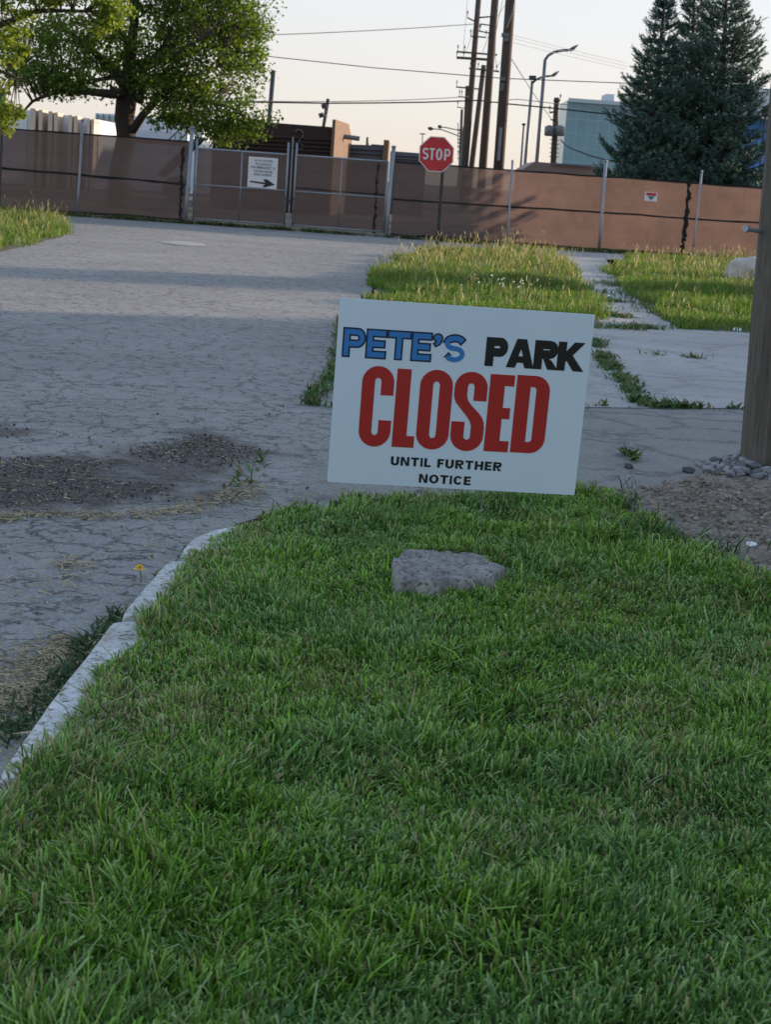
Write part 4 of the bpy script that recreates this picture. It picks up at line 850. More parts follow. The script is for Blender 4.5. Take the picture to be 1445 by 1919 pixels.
# signs on the fence
ay = FY(-3.7) - 0.09; aTL, aTR, aBL, aBR = P(466, 293, ay), P(521, 297, ay), P(463, 350, ay), P(518, 355, ay)
nt_ = thing('direction_sign', (aTL.x, ay, aBL.z), 'white notice with five lines of small text and a black arrow pointing right', 'sign'); sync(nt_)
am = lambda u, v, d=0.0: aTL.lerp(aTR, u).lerp(aBL.lerp(aBR, u), v) + Vector((0, -d, 0))
b = MB(); vs = [am(0, 0), am(1, 0), am(1, 1), am(0, 1), am(0, 0, -.006), am(1, 0, -.006), am(1, 1, -.006), am(0, 1, -.006)]
b.add(vs, [(0, 3, 2, 1), (4, 5, 6, 7), (0, 1, 5, 4), (1, 2, 6, 5), (2, 3, 7, 6), (3, 0, 4, 7)]); b.build('board', M['signwhite'], nt_)
b = MB()
for s_, u0, u1, v0 in (('JB KILGORE/', .20, .84, .08), ('PO DETROIT', .25, .80, .19), ('FOR EMERGENCY IC', .08, .93, .30), ('ENTER FROM', .22, .82, .42), ('SIDE STREET', .20, .82, .53)):
    b.add(*fit(text_mesh(s_, 0.012), u0, u1, v0, v0 + 0.075, lambda u, v: am(u, v, 0.004)))
b.build('notice_lettering', M['ink'], nt_)
b = MB(); arr = [(.08, .79), (.60, .81), (.52, .71), (.66, .70), (.94, .86), (.60, .97), (.50, .955), (.60, .875), (.08, .835)]
b.add(*fit(curve_mesh([[(p[0], -p[1]) for p in arr]]), .08, .94, .70, .97, lambda u, v: am(u, v, 0.004))); b.build('arrow', M['ink'], nt_)

wy = FY(6.6) - 0.04; wTL, wTR, wBL, wBR = P(1210, 359, wy), P(1233, 361, wy), P(1208, 376, wy), P(1232, 378, wy)
ws = thing('warning_sign', (wTL.x, wy, wBL.z), 'tiny white warning sign with a red top band on the brown fence', 'sign'); sync(ws)
wm = lambda u, v, d=0.0: wTL.lerp(wTR, u).lerp(wBL.lerp(wBR, u), v) + Vector((0, -d, 0))
def quadbox(mp, u0, u1, v0, v1, d0, d1):
    vs = [mp(u0, v0, d1), mp(u1, v0, d1), mp(u1, v1, d1), mp(u0, v1, d1), mp(u0, v0, d0), mp(u1, v0, d0), mp(u1, v1, d0), mp(u0, v1, d0)]
    return MB().add(vs, [(0, 3, 2, 1), (4, 5, 6, 7), (0, 1, 5, 4), (1, 2, 6, 5), (2, 3, 7, 6), (3, 0, 4, 7)])
quadbox(wm, 0, 1, 0, 1, -0.005, 0).build('board', M['signwhite'], ws)
quadbox(wm, 0.1, 0.9, 0.08, 0.38, 0.001, 0.004).build('red_band', M['signred'], ws)
b = MB(); b.add([wm(.22, .44, .004), wm(.80, .44, .004), wm(.51, .92, .004)], [(0, 2, 1)]); b.build('dark_triangle', M['lamp_grey'], ws)

# ================================================================== TREES
def tubes_np(segs, name, mat, parent, n=6):
    b = MB()
    for pts, rs in segs: b.tube(pts, rs, n)
    return b.build(name, mat, parent, smooth=True)
def leaf_cloud(centers, radii, per, size, cols, flat=0.6, seed=0, updir=0.3):
    """leaf-sized faces: rhombic, folded, spread in clumps"""
    r = np.random.default_rng(seed); n = len(centers) * per
    c = np.repeat(np.asarray(centers), per, 0); rr = np.repeat(np.asarray(radii), per)
    d = r.normal(0, 1, (n, 3)); d /= np.linalg.norm(d, axis=1)[:, None]; p = c + d * (rr * r.random(n) ** 0.45)[:, None] * np.array([1, 1, flat])
    nrm = r.normal(0, 1, (n, 3)); nrm[:, 2] += updir * 3; nrm /= np.linalg.norm(nrm, axis=1)[:, None]
    a = np.cross(nrm, r.normal(0, 1, (n, 3))); a /= np.linalg.norm(a, axis=1)[:, None]; b_ = np.cross(nrm, a)
    s = size * (0.55 + 0.8 * r.random(n))[:, None]
    V = np.stack([p - a * s * .5, p + b_ * s * .42 + nrm * s * .1 - a * s * .08, p + a * s * .55 - nrm * s * .05, p - b_ * s * .42 + nrm * s * .1 - a * s * .08], 1)
    # second pair of lobes makes the outline five-pointed-ish
    q = (np.arange(n) * 4)[:, None]; Q = q + np.array([[0, 1, 2, 3]])
    cc = cols[0] + (cols[1] - cols[0]) * r.random((n, 1)); cc = cc * (0.7 + 0.6 * r.random((n, 1))) * np.repeat(0.8 + 0.4 * r.random((len(centers), 1)), per, 0)
    return V.reshape(-1, 3), Q, np.repeat(cc, 4, 0)
def broadleaf(name, label, base, trunk_pts, trunk_r, limbs, crown, ncl, per, leafsize, cols, mat, bark, seed, extra=(), clip=None, twig=0.02, clr=(0.35, 0.75)):
    """crown: list of ellipsoids (centre, radii, weight); clumps are drawn mostly near their surfaces"""
    r = np.random.default_rng(seed); t_ = thing(name, base, label, 'tree'); sync(t_)
    segs = [(trunk_pts, trunk_r)]; nodes = []
    for pts, rs in limbs:
        segs.append((pts, rs))
        for a, b_ in zip(pts, pts[1:]):
            for k_ in range(5): nodes.append(Vector(a).lerp(Vector(b_), k_ / 5))
    cs = []; wts = np.array([c[2] for c in crown], float); wts /= wts.sum()
    while len(cs) < ncl:
        e = crown[r.choice(len(crown), p=wts)]; d = r.normal(0, 1, 3); d /= np.linalg.norm(d); rad = r.random() ** 0.30
        p = np.array(e[0]) + d * rad * np.array(e[1])
        g = float(fbm(p[0] * 1.0 + p[1] * .7, p[2] + p[1] * .5, 1.3, seed + 30)); 
        if g < 0.43 and r.random() < 0.80: continue
        if clip and not clip(p): continue
        cs.append(p)
    cs += [np.array(e) for e in extra]; cs = np.array(cs)
    for p in cs[::2]:
        q = Vector(p); nd = min(nodes, key=lambda m_: (m_ - q).length_squared * (1.6 if m_.z > q.z else 1)); mid = nd.lerp(q, 0.5) + Vector((0, 0, 0.12)) * (q - nd).length
        segs.append(([nd, mid, q], [twig * 1.6, twig, twig * 0.4]))
    tubes_np(segs, 'trunk', bark, t_, 7)
    V, Q, C = leaf_cloud(cs, clr[0] + (clr[1] - clr[0]) * r.random(len(cs)), per, leafsize, cols, 0.65, seed)
    V = V - np.array(base)[None]; np_mesh('crown', V, Q, C, mat, parent=t_); return t_

ty = 58.0
def TP(x, y, d=0.0): return P(x, y, ty + d)
tb = TP(233, 270); tb0 = Vector((tb.x - 0.15, ty, 0))
maple_limbs = [
    ([TP(238, 175), TP(205, 176, -1), TP(150, 170, -1.6), TP(100, 172, -2), TP(60, 190, -2.2), TP(20, 235, -2.3)], [0.20, 0.15, 0.11, 0.08, 0.05, 0.02]),
    ([TP(236, 165), TP(200, 120, 1), TP(150, 75, 1.6), TP(100, 40, 2)], [0.2, 0.15, 0.10, 0.05]),
    ([TP(240, 165), TP(243, 110), TP(250, 50, .5), TP(256, -20, .6), TP(262, -90)], [0.27, 0.21, 0.16, 0.11, 0.05]),
    ([TP(248, 245, -.2), TP(268, 215, -.6), TP(300, 180, -1), TP(345, 150, -1.5), TP(420, 120, -1.8)], [0.15, 0.14, 0.12, 0.09, 0.03]),
    ([TP(262, 190, -.5), TP(270, 130, .6), TP(320, 70, 1.2), TP(370, 10, 1.5)], [0.13, 0.12, 0.09, 0.04]),
    ([TP(300, 182, -1), TP(370, 190, -1.6), TP(430, 200, -2), TP(480, 235, -2)], [0.08, 0.06, 0.045, 0.02]),
    ([TP(246, 90), TP(200, 30, -1.4), TP(160, -40, -2)], [0.13, 0.09, 0.04]), ([TP(246, 120), TP(330, 100, -2), TP(400, 60, -3)], [0.11, 0.08, 0.03]),
    ([TP(240, 140), TP(180, 150, 2.4), TP(120, 120, 3)], [0.10, 0.07, 0.03])]
def E_(x, y, d, rx, ry, rz, w): return (tuple(TP(x, y, d)), (rx, ry, rz), w)
crown = [E_(250, 20, 0, 3.6, 3.4, 2.4, 3), E_(390, 90, -.4, 2.0, 2.4, 2.3, 2.4), E_(140, 110, 0, 2.6, 2.6, 1.3, 2.0), E_(300, -90, 0, 3.2, 3, 2.2, 1.6), E_(420, 215, -1.2, 1.5, 1.4, 0.85, 1.1), E_(420, 20, 0, 1.7, 2, 1.9, 1.2), E_(95, 150, -1.8, 1.7, 1.2, .45, .6), E_(330, 165, -.8, 1.3, 1.5, .5, .5), E_(330, 215, -1.5, .7, .8, .4, .25)]
def clipm(p):
    return True
broadleaf('maple_tree', 'big dark leafy maple with a forked trunk behind the left fence', (tb0.x, ty, 0),
          [tb0 - Vector((0, 0, .1)), tb0 + Vector((0.03, 0, 1.2)), TP(237, 258), TP(233, 222), TP(238, 180), TP(242, 150)], [0.42, 0.35, 0.33, 0.34, 0.36, 0.28],
          maple_limbs, crown, 840, 54, 0.115, (np.array([0.05, 0.105, 0.018]), np.array([0.16, 0.24, 0.035])), M['maple_leaf'], M['bark'], 500)
# the nearer locust: its trunk stands left of the frame, boughs reach in over the road
ly = 41.0
def LP(x, y, d=0.0): return P(x, y, ly + d)
lb = Vector((-13.2, ly + 1, 0))
l_limbs = [([Vector((-13.2, ly + 1, 3.2)), LP(-150, 90), LP(-40, 60, -.5), LP(70, 20, -1), LP(180, 20, -1.2)], [0.18, 0.13, 0.09, 0.06, 0.02]),
           ([LP(-150, 90), LP(-80, 130), LP(-10, 130, -.4), LP(40, 150, -.6)], [0.1, 0.07, 0.04, 0.015]), ([Vector((-13.2, ly + 1, 4.5)), LP(-180, -80), LP(-60, -90), LP(60, -60, -1)], [0.2, 0.14, 0.09, 0.04])]
def EL(x, y, d, rx, ry, rz, w): return (tuple(LP(x, y, d)), (rx, ry, rz), w)
broadleaf('locust_tree', 'sunlit yellow-green locust boughs hanging in at the top left corner', tuple(lb),
          [lb, Vector((-13.2, ly + 1, 3.2)), Vector((-13.1, ly + 1, 6.5))], [0.28, 0.22, 0.14], l_limbs,
          [EL(70, -5, -1, 1.6, .9, .55, 2), EL(180, 20, -1.2, .75, .6, .42, .7), EL(15, 90, -.5, .5, .7, .55, .9), EL(10, 200, -.6, .40, .5, .55, .35), EL(-120, 20, 0, 1.5, 1.5, 1.6, 2.5), EL(-60, -120, 0, 2.5, 2, 1.2, 2), EL(200, 50, -1.2, .35, .4, .3, .25)],
          230, 70, 0.085, (np.array([0.11, 0.18, 0.025]), np.array([0.25, 0.33, 0.045])), M['locust_leaf'], M['bark'], 520, twig=0.012, clr=(0.18, 0.38))

def spruce(label, base, H, RB, seed, lean=0.0, PW=1.0):
    r = np.random.default_rng(seed); t_ = thing('spruce_tree', base, label, 'tree', 'spruces behind the right fence'); sync(t_); B = Vector(base)
    MB().tube([B, B + Vector((lean * H * .5, 0, H * .5)), B + Vector((lean * H, 0, H))], [0.22, 0.12, 0.02], 8).build('trunk', M['sprucebark'], t_, smooth=True)
    Ps, Ds, Ls, Ks = [], [], [], []; z = 0.35
    br = MB()
    while z < H - 0.12:
        f = z / H; rad = RB * (1 - f) ** PW * (0.90 + 0.25 * r.random()) + 0.10; nb = int(6 + 8 * (1 - f))
        a0 = r.random() * 6.28
        for k_ in range(nb):
            a = a0 + 6.28 * k_ / nb + r.normal(0, .18); L = rad * (0.72 + 0.42 * r.random()); d = Vector((math.cos(a), math.sin(a), 0)); s0 = B + Vector((lean * z, 0, z + r.normal(0, .05)))
            rise = 0.55 * f - 0.10 + 0.15 * r.normal(); pts = []
            for m in range(6):
                u = m / 5; pts.append(s0 + d * (L * u) + Vector((0, 0, L * (rise * u - 0.42 * (1 - f) * math.sin(u * 2.2) + 0.20 * u ** 3))))
            br.tube([pts[0], pts[2], pts[5]], [0.02, 0.012, 0.004], 4, cap=False)
            side = Vector((-d.y, d.x, 0)); ns = max(6, int(L * 17))
            for m in range(ns):
                u = 0.18 + 0.82 * (m + r.random()) / ns; q = u * 5; i = int(min(q, 4)); p = pts[i].lerp(pts[i + 1], q - i); tg = (pts[i + 1] - pts[i]).normalized()
                w_ = (1.05 - u) * 0.5 * L + 0.08
                for sgn in (-1, 1):
                    off = side * sgn * w_ * r.random() ; dd = (tg + side * sgn * (0.5 + 0.7 * r.random()) + Vector((0, 0, -0.15 + 0.45 * r.random()))).normalized()
                    Ps.append(tuple(p + off + Vector((0, 0, -0.35 * off.length * (1 - f) + r.normal(0, .03))))); Ds.append(tuple(dd)); Ls.append(0.13 + 0.13 * r.random()); Ks.append(r.random())
            Ps.append(tuple(pts[5])); Ds.append(tuple((pts[5] - pts[4]).normalized() + Vector((0, 0, 0.4)))); Ls.append(0.22); Ks.append(0.9)
        z += 0.17 + 0.12 * f + 0.05 * r.random()
    for m in range(10): Ps.append(tuple(B + Vector((lean * H, 0, H - 0.25 + m * 0.035)))); Ds.append((r.normal(0, .5), r.normal(0, .5), 1)); Ls.append(0.14); Ks.append(.5)
    br.build('boughs', M['sprucebark'], t_)
    Pn = np.array(Ps); Dn = np.array(Ds); Dn /= np.linalg.norm(Dn, axis=1)[:, None]; Ln = np.array(Ls); Kn = np.array(Ks); n = len(Pn); T = 9
    # each twig: T flat needle fans round its axis
    P2 = np.repeat(Pn, T, 0); D2 = np.repeat(Dn, T, 0); L2 = np.repeat(Ln, T); uu = r.random(len(P2)); rd = r.normal(0, 1, (len(P2), 3)); rd -= D2 * (rd * D2).sum(1)[:, None]; rd /= np.linalg.norm(rd, axis=1)[:, None]
    c0 = P2 + D2 * (L2 * uu)[:, None]; nl = (0.045 + 0.035 * r.random(len(P2)))[:, None]; dirn = D2 * 0.75 + rd * 0.75; sw = np.cross(D2, rd) * 0.012
    V = np.stack([c0 - sw, c0 + sw, c0 + dirn * nl * 1.3 + sw * 0.5, c0 + dirn * nl * 1.3 - sw * .5], 1)
    V[:, :, :] = V; Q = (np.arange(len(P2)) * 4)[:, None] + np.array([[0, 1, 2, 3]])
    k2 = np.repeat(Kn, T)[:, None]; cc = np.array([0.042, 0.096, 0.070]) * (1 - k2) + np.array([0.128, 0.220, 0.155]) * k2; cc = cc * (0.7 + 0.6 * r.random((len(P2), 1)))
    # the twig's own body, so that sprays read as solid fingers
    sd_ = np.cross(Dn, r.normal(0, 1, (n, 3))); sd_ /= np.linalg.norm(sd_, axis=1)[:, None]; w0 = 0.020
    W = np.stack([Pn - sd_ * w0, Pn + sd_ * w0, Pn + Dn * Ln[:, None] + sd_ * w0 * .6, Pn + Dn * Ln[:, None] - sd_ * w0 * .6], 1)
    c3 = np.array([0.028, 0.058, 0.050]) * (1 - Kn[:, None]) + np.array([0.070, 0.118, 0.098]) * Kn[:, None]
    V = np.concatenate([V.reshape(-1, 3), W.reshape(-1, 3)]) - np.array(base)[None]; Q = np.concatenate([Q, len(P2) * 4 + (np.arange(n) * 4)[:, None] + np.array([[0, 1, 2, 3]])])
    np_mesh('crown', V, Q, np.concatenate([np.repeat(cc, 4, 0), np.repeat(c3, 4, 0)]), M['needles'], parent=t_); return n
for label, xb, yb_, xt, yt_, Yt, RB, sd_ in (
        ('leftmost and lowest of the three blue-green spruces behind the fence', 1200, 470, 1247, 0, 51.5, 2.15, 601),
        ('middle spruce, its thin top between the two others', 1282, 470, 1300, -22, 54.5, 1.95, 602),
        ('tallest spruce, rightmost of the three behind the fence', 1338, 480, 1362, -50, 52.0, 2.20, 603)):
    xx = P(xb, 470, Yt).x; tp = P(xt, yt_, Yt); nn3 = spruce(label, (xx, Yt, 0), tp.z, RB, sd_, (tp.x - xx) / tp.z * 0.9, {601: 1.0, 602: 0.95, 603: 0.72}[sd_]); print('spruce twigs', nn3)

# ================================================================== UTILITY POLES, LAMPS, WIRES behind the fence
def pole_line(xt, yt, xb, yb, Y):
    T = P(xt, yt, Y); B = P(xb, yb, Y); d = (B - T) / (B.z - T.z); return T, T + d * (0 - T.z)
def pole(label, xt, yt, xb, yb, Y, r0, r1, name='utility_pole', arms=(), mat='tar_pole', up=0.0, group='tarred utility poles beyond the fence', cat='pole', kit=None):
    T, B = pole_line(xt, yt, xb, yb, Y); T = T + (T - B).normalized() * up
    t_ = thing(name, tuple(B), label, cat, group); sync(t_)
    MB().tube([B, B.lerp(T, .5), T], [r0, (r0 + r1) / 2, r1], 12).build('shaft', M[mat], t_, smooth=True)
    for (ax0, ay0, ax1, ay1, th, pins) in arms:
        a = P(ax0, ay0, Y - r0 - .03); b_ = P(ax1, ay1, Y - r0 - .03); d = b_ - a; m = MB()
        ang = math.atan2(d.z, d.x); m.box((a + b_) / 2, (d.length, 0.09, th), mat=Matrix.Rotation(-ang, 3, 'Y')); arm = m.build('crossarm', M['tar_pole'], t_)
        ins = MB()
        for p_ in pins:
            q = a.lerp(b_, p_); hgt = 0.055 * Y / 60; ins.tube([q, q + Vector((0, 0, hgt * 2)), q + Vector((0, 0, hgt * 3)), q + Vector((0, 0, hgt * 4.2))], [0.02, 0.02, 0.06, 0.03], 6)
        if pins: build_each(ins, 'insulator', M['lamp_grey'], t_)
    return t_, T, B
pole('thickest and nearest of the tarred utility poles, with a steel band', 957, 0, 935, 312, 60, 0.19, 0.165, up=2.5)
pc = bpy.context.scene.objects['utility_pole.001']
def onto(parent, b, name, mat): return b.build(name, mat, parent)
b = MB(); q = P(950, 66, 60)
for z_ in (0, ): b.tube([q - Vector((0, 0, .06)), q + Vector((0, 0, .06))], 0.185, 14)
b.box(P(949, 74, 59.75), (0.14, 0.08, 0.12)); b.box(P(943, 148, 59.75), (0.16, 0.08, 0.10)); b.box(P(942, 160, 59.75), (0.10, 0.06, 0.16)); b.box(P(941, 167, 59.75), (.08, .06, .1)); build_each(b, 'steel_band', M['lamp_grey'], pc)
b = MB().tube([P(966, -20, 59.7), P(960, 20, 59.7), P(948, 52, 59.7)], 0.05, 8); onto(pc, b, 'cable_riser', M['dark_metal'])
b = MB().box(P(937, 270, 59.75), (0.10, 0.03, 1.1)); onto(pc, b, 'pole_tag', M['wire_pale'])
pole('middle tarred utility pole with brackets, left of the thickest one', 928, 0, 905, 312, 82, 0.20, 0.16, up=3.0,
     arms=((897, 33, 924, 31, 0.06, (0.0,)), (900, 45, 922, 48, .05, ()), (897, 58, 922, 63, 0.05, (0.1,))))
pole('tall thin utility pole with a double crossarm, left of the others', 897, 0, 872, 312, 112, 0.21, 0.17, up=1.0,
     arms=((856, 108, 920, 112, 0.16, (0.0, 0.2)), (858, 97, 932, 103, 0.11, (0.0, 0.17)), (882, 68, 911, 70, 0.08, (0.0, 1.0)), (876, 33, 890, 40, 0.08, (0.0,))))
pole('short green-tinged utility pole leaning behind the middle ones', 907, 122, 884, 312, 118, 0.20, 0.16, arms=((879, 128, 936, 134, 0.11, (0.05, 0.3, 0.9)),))
pole('stub utility pole with two low crossarms, lowest of the cluster', 877, 161, 869, 312, 135, 0.20, 0.17, arms=((855, 163, 899, 167, 0.11, (0.02, )), (859, 181, 880, 183, 0.10, (0.1, 0.3)), (857, 201, 872, 203, 0.07, (0.05,))))
pole('distant utility pole of many small crossarms just right of the stop sign', 866, 205, 862, 312, 190, 0.18, 0.14, arms=tuple((858, y, 870, y + 1, 0.12, (0.0,)) for y in (243, 249, 261, 268, 275, 284, 297)))
tp_, T, B = pole('utility pole carrying two grey drum transformers', 1044, 183, 1037, 310, 100, 0.19, 0.15, up=0.0, arms=((1030, 211, 1044, 209, 0.10, (0.0,)), (1038, 188, 1050, 189, 0.12, (1.0,)), (1032, 224, 1042, 225, .07, ())))
for cx_ in (1029, 1049):
    b = MB(); a = P(cx_, 255, 99.4); c_ = P(cx_ + 1.5, 237, 99.4); b.tube([a, a.lerp(c_, .1), a.lerp(c_, .9), c_, c_ + Vector((0, 0, .08))], [0.22, 0.27, 0.27, 0.24, 0.05], 14); b.build('transformer', M['lamp_grey'], tp_, smooth=True)
b = MB()
for y_ in (262, 270, 278, 286, 294): b.box(P(1040 - (y_ - 262) * .05, y_, 99.7), (0.55, 0.04, 0.04))
build_each(b, 'climbing_step', M['dark_metal'], tp_)
pole('plain dark pole rising between the maple and the rusty wall', 512, 132, 504, 232, 85, 0.13, 0.11, mat='dark_metal')
t_, T, B = pole('dark pole with two spotlights above the rusty wall', 615, 185, 606, 240, 80, 0.09, 0.08, name='light_pole', mat='dark_metal', group='light poles beyond the fence')
for (lx, ly_, bx, by_) in ((607, 199, 614, 208), (602, 216, 612, 216)):
    b = MB(); a = P(lx, ly_, 79.6); b.box(a, (0.22, 0.22, 0.20), mat=Matrix.Rotation(R(-20), 3, 'Y')); b.tube([a, P(bx - 4, by_ + 1, 79.7), P(bx, by_, 79.9)], 0.03, 6); b.build('spotlight', M['dark_metal'], t_)
def cobra(label, xt, yt, xb, yb, Y, arm, head, r0, box=None):
    T, B = pole_line(xt, yt, xb, yb, Y); t_ = thing('street_lamp', tuple(B), label, 'lamp', 'street lamps beyond the fence'); sync(t_)
    MB().tube([B, B.lerp(T, .03), B.lerp(T, .5), T], [r0 * 1.3, r0, r0 * .8, r0 * .6], 12).build('pole', M['lamp_grey'], t_, smooth=True)
    if arm:
        pts = [P(x, y, Y) for x, y in arm]; b = MB(); b.tube(pts, [r0 * .5] * (len(pts) - 1) + [r0 * .4], 8); b.build('arm', M['lamp_grey'], t_, smooth=True)
        a = P(*head[0], Y); c_ = P(*head[1], Y); d = (c_ - a); m = MB(); n_ = Vector((-d.z, 0, d.x)).normalized() * 0.07; s_ = Vector((0, .16, 0))
        m.add([a - s_ * .5 - n_, a + s_ * .5 - n_, a.lerp(c_, .4) + s_ - n_, c_ + s_ * .6, c_ - s_ * .6, a.lerp(c_, .4) - s_ - n_, a - s_ * .5 + n_, a + s_ * .5 + n_, a.lerp(c_, .4) + s_ + n_, c_ + s_ * .6 + n_ * .5, c_ - s_ * .6 + n_ * .5, a.lerp(c_, .4) - s_ + n_],
              [(0, 1, 2, 5), (5, 2, 3, 4), (6, 11, 8, 7), (11, 10, 9, 8), (0, 6, 7, 1), (1, 7, 8, 2), (2, 8, 9, 3), (3, 9, 10, 4), (4, 10, 11, 5), (5, 11, 6, 0)]); m.build('lamp_head', M['lamp_grey'], t_)
    if box:
        a = P(*box[0], Y - .1); m = MB(); m.box(a, (box[1], 0.25, box[2]), mat=Matrix.Rotation(R(-3), 3, 'Y')); m.build('floodlight', M['dark_metal'], t_)
    return t_
cobra('tall curved-arm street lamp, the higher of the pair', 1022, 112, 1006, 318, 70, [(1022, 112), (1028, 104), (1038, 98), (1050, 95), (1062, 94), (1070, 93)], ((1069, 94), (1084, 85)), 0.11)
cobra('lower curved-arm street lamp topped by a square floodlight', 998, 152, 984, 318, 78, [(998, 156), (1004, 150), (1012, 146), (1024, 143), (1036, 142)], ((1036, 142), (1048, 134)), 0.10, box=((998.5, 146), 0.30, 0.19))
cobra('small box-topped light pole left of the curved-arm lamps', 982, 233, 976, 318, 105, None, None, 0.085, box=((982, 233), 0.22, 0.11))
cobra('far mast with a small cross-shaped top left of the stop sign', 792, 251, 791, 300, 180, None, None, 0.08, box=((792, 251), 0.60, 0.10))
for lab, pts, hd_ in (('upper of the long-armed lamps reaching left beside the stop sign', [(865, 246), (850, 242), (836, 239), (826, 238)], ((828, 239), (821, 236))), ('lower long-armed lamp reaching left beside the stop sign', [(865, 257), (845, 249), (828, 243), (810, 241)], ((812, 242), (802, 240)))):
    T = P(*pts[0], 150); t_ = thing('street_lamp', (T.x, 150, 0), lab, 'lamp', 'street lamps beyond the fence'); sync(t_)
    MB().tube([(T.x, 150, 0), (T.x + .2, 150, T.z + .4)], .1, 8).build('pole', M['lamp_grey'], t_)
    MB().tube([P(x, y, 150) for x, y in pts], 0.05, 6).build('arm', M['lamp_grey'], t_); a, c_ = P(*hd_[0], 150), P(*hd_[1], 150)
    MB().tube([a, a.lerp(c_, .5), c_], [0.08, 0.17, 0.08], 8).build('lamp_head', M['dark_metal'], t_)

def wire(label, pts, Y0, Y1=None, r=0.014, sag=0.0, mat='wire', name='power_line', cat='wire', n=14):
    """a cable through photo points, drawn between two distances"""
    Y1 = Y1 or Y0; out = []; K = len(pts) - 1
    for i in range(K):
        m = max(2, n // K)
        for k_ in range(m + (1 if i == K - 1 else 0)):
            f = k_ / m; g = (i + f) / K; x = pts[i][0] + (pts[i + 1][0] - pts[i][0]) * f; y = pts[i][1] + (pts[i + 1][1] - pts[i][1]) * f + sag * 4 * f * (1 - f); out.append(P(x, y, Y0 + (Y1 - Y0) * g))
    o = MB().tube(out, r, 5).build(name, M[mat], origin=tuple(out[0])); tag(o, label, cat, 'overhead wires')
wire('topmost wire running left from the thin pole into the maple', [(-20, 20), (200, 70), (490, 66), (890, 45)], 62, 110, 0.022, 2)
wire('slanting wire from the maple past the poles to the spruces', [(300, 75), (515, 107), (700, 127), (945, 147), (1100, 153), (1300, 161), (1460, 168)], 66, 60, 0.016, 0)
wire('upper strand of the close pair crossing above the rusty wall', [(120, 170), (330, 186), (515, 190), (700, 189), (880, 181)], 60, 110, 0.022, 1)
wire('lower, heavier strand of the close pair crossing above the rusty wall', [(120, 172), (330, 188), (515, 192), (700, 193), (900, 188), (935, 192)], 60, 62, 0.024, 1)
wire('heavy cable sloping down from the thickest pole over the glass block', [(945, 194), (1040, 203), (1150, 215), (1300, 232), (1460, 250)], 60, 58, 0.024, 0)
wire('thinner cable just above the heavy one over the glass block', [(945, 188), (970, 186), (1050, 195), (1150, 204), (1300, 216)], 62, 62, 0.014, 0, 'wire_pale')
for i, (a, b_) in enumerate((((955, 64), (1175, 118)), ((955, 70), (1175, 124)), ((955, 78), (1175, 130)))):
    wire(('top', 'middle', 'bottom')[i] + ' strand of the three faint wires reaching the spruces', [a, b_], 62, 75, 0.009, 1, 'wire_pale')
wire('steep guy wire running from the thickest pole down to the transformers', [(956, 106), (1000, 175), (1042, 235)], 61, 99, 0.016, 0)
wire('thick bundled cable drooping from the transformers to the spruces', [(1052, 262), (1062, 273), (1090, 285), (1120, 295), (1160, 304)], 99, 90, 0.04, 1)
wire('near-vertical thin wire left of the poles at the top of the frame', [(877, -10), (868, 100)], 112, 112, 0.013, 0, 'wire_pale')
wire('slanting thin wire from the thin pole to its double crossarm', [(892, 40), (874, 98)], 112, 112, 0.012, 0, 'wire_pale')
wire('looping thin wire between the two thicker poles', [(942, 0), (930, 60), (928, 105), (932, 128), (938, 115)], 82, 82, 0.012, 0, 'wire_pale')
wire('thin slack wire falling beside the middle pole', [(952, 2), (930, 35), (918, 62), (905, 98)], 82, 82, 0.012, 0, 'wire_pale')

# ================================================================== BUILDINGS beyond the fence
def building(name, label, cat, Y, group=None, X=0.0):
    t_ = thing(name, (X, Y, 0), label, cat, group); return sync(t_)
def facade_mat(name, c, scale=(0.2, 1, 8), var=.1, rough=.6): return simple(name, c, rough, var=var, scale=1.2, bump=0.1, stretch=scale)
M['bluewhite'] = facade_mat('pale_siding', (0.60, 0.66, 0.72)); M['cream'] = facade_mat('cream_concrete', (0.62, 0.50, 0.40), (2, 2, .5), .18); M['slate'] = facade_mat('slate_steel', (0.09, 0.10, 0.12))
M['glass_teal'] = NT('teal_glass'); t = M['glass_teal']
bt = t.n('ShaderNodeTexBrick', Scale=1.0, Mortar__Size=0.035) if False else t.n('ShaderNodeTexBrick'); bt.offset = 0; bt.inputs['Scale'].default_value = 1.0
bt.inputs['Mortar Size'].default_value = 0.06; bt.inputs['Brick Width'].default_value = 1.5; bt.inputs['Row Height'].default_value = 1.9
bt.inputs['Color1'].default_value = (0.15, 0.275, 0.32, 1); bt.inputs['Color2'].default_value = (0.18, 0.31, 0.355, 1); bt.inputs['Mortar'].default_value = (0.21, 0.38, 0.44, 1)
mp = t.n('ShaderNodeMapping'); mp.inputs['Rotation'].default_value = (R(90), 0, 0); t.l(t.co, mp.inputs[0]); t.l(mp.outputs[0], bt.inputs['Vector'])
t.col(t.mix(t.ramp(t.noise(0.12, 3), [(0.3, 0.0), (0.7, 0.5)]), bt.outputs[0], (0.22, 0.40, 0.44))); t.b.inputs['Roughness'].default_value = 0.25; M['glass_teal'] = t.m
def extr(b, pxs, Y, depth):
    """wall outline in the picture, standing at distance Y, pushed back by depth"""
    f = [P(x, y, Y) for x, y in pxs]; k_ = [p + Vector((0, depth, 0)) for p in f]; n = len(f)
    return b.add(f + k_, [tuple(range(n - 1, -1, -1)), tuple(range(n, 2 * n))] + [(i, (i + 1) % n, n + (i + 1) % n, n + i) for i in range(n)])
def drop(pxs, Y):
    """outline whose last two points are taken straight down to the ground"""
    f = [P(x, y, Y) for x, y in pxs]; f.append(Vector((f[-1].x, Y, 0))); f.append(Vector((f[0].x, Y, 0))); return f
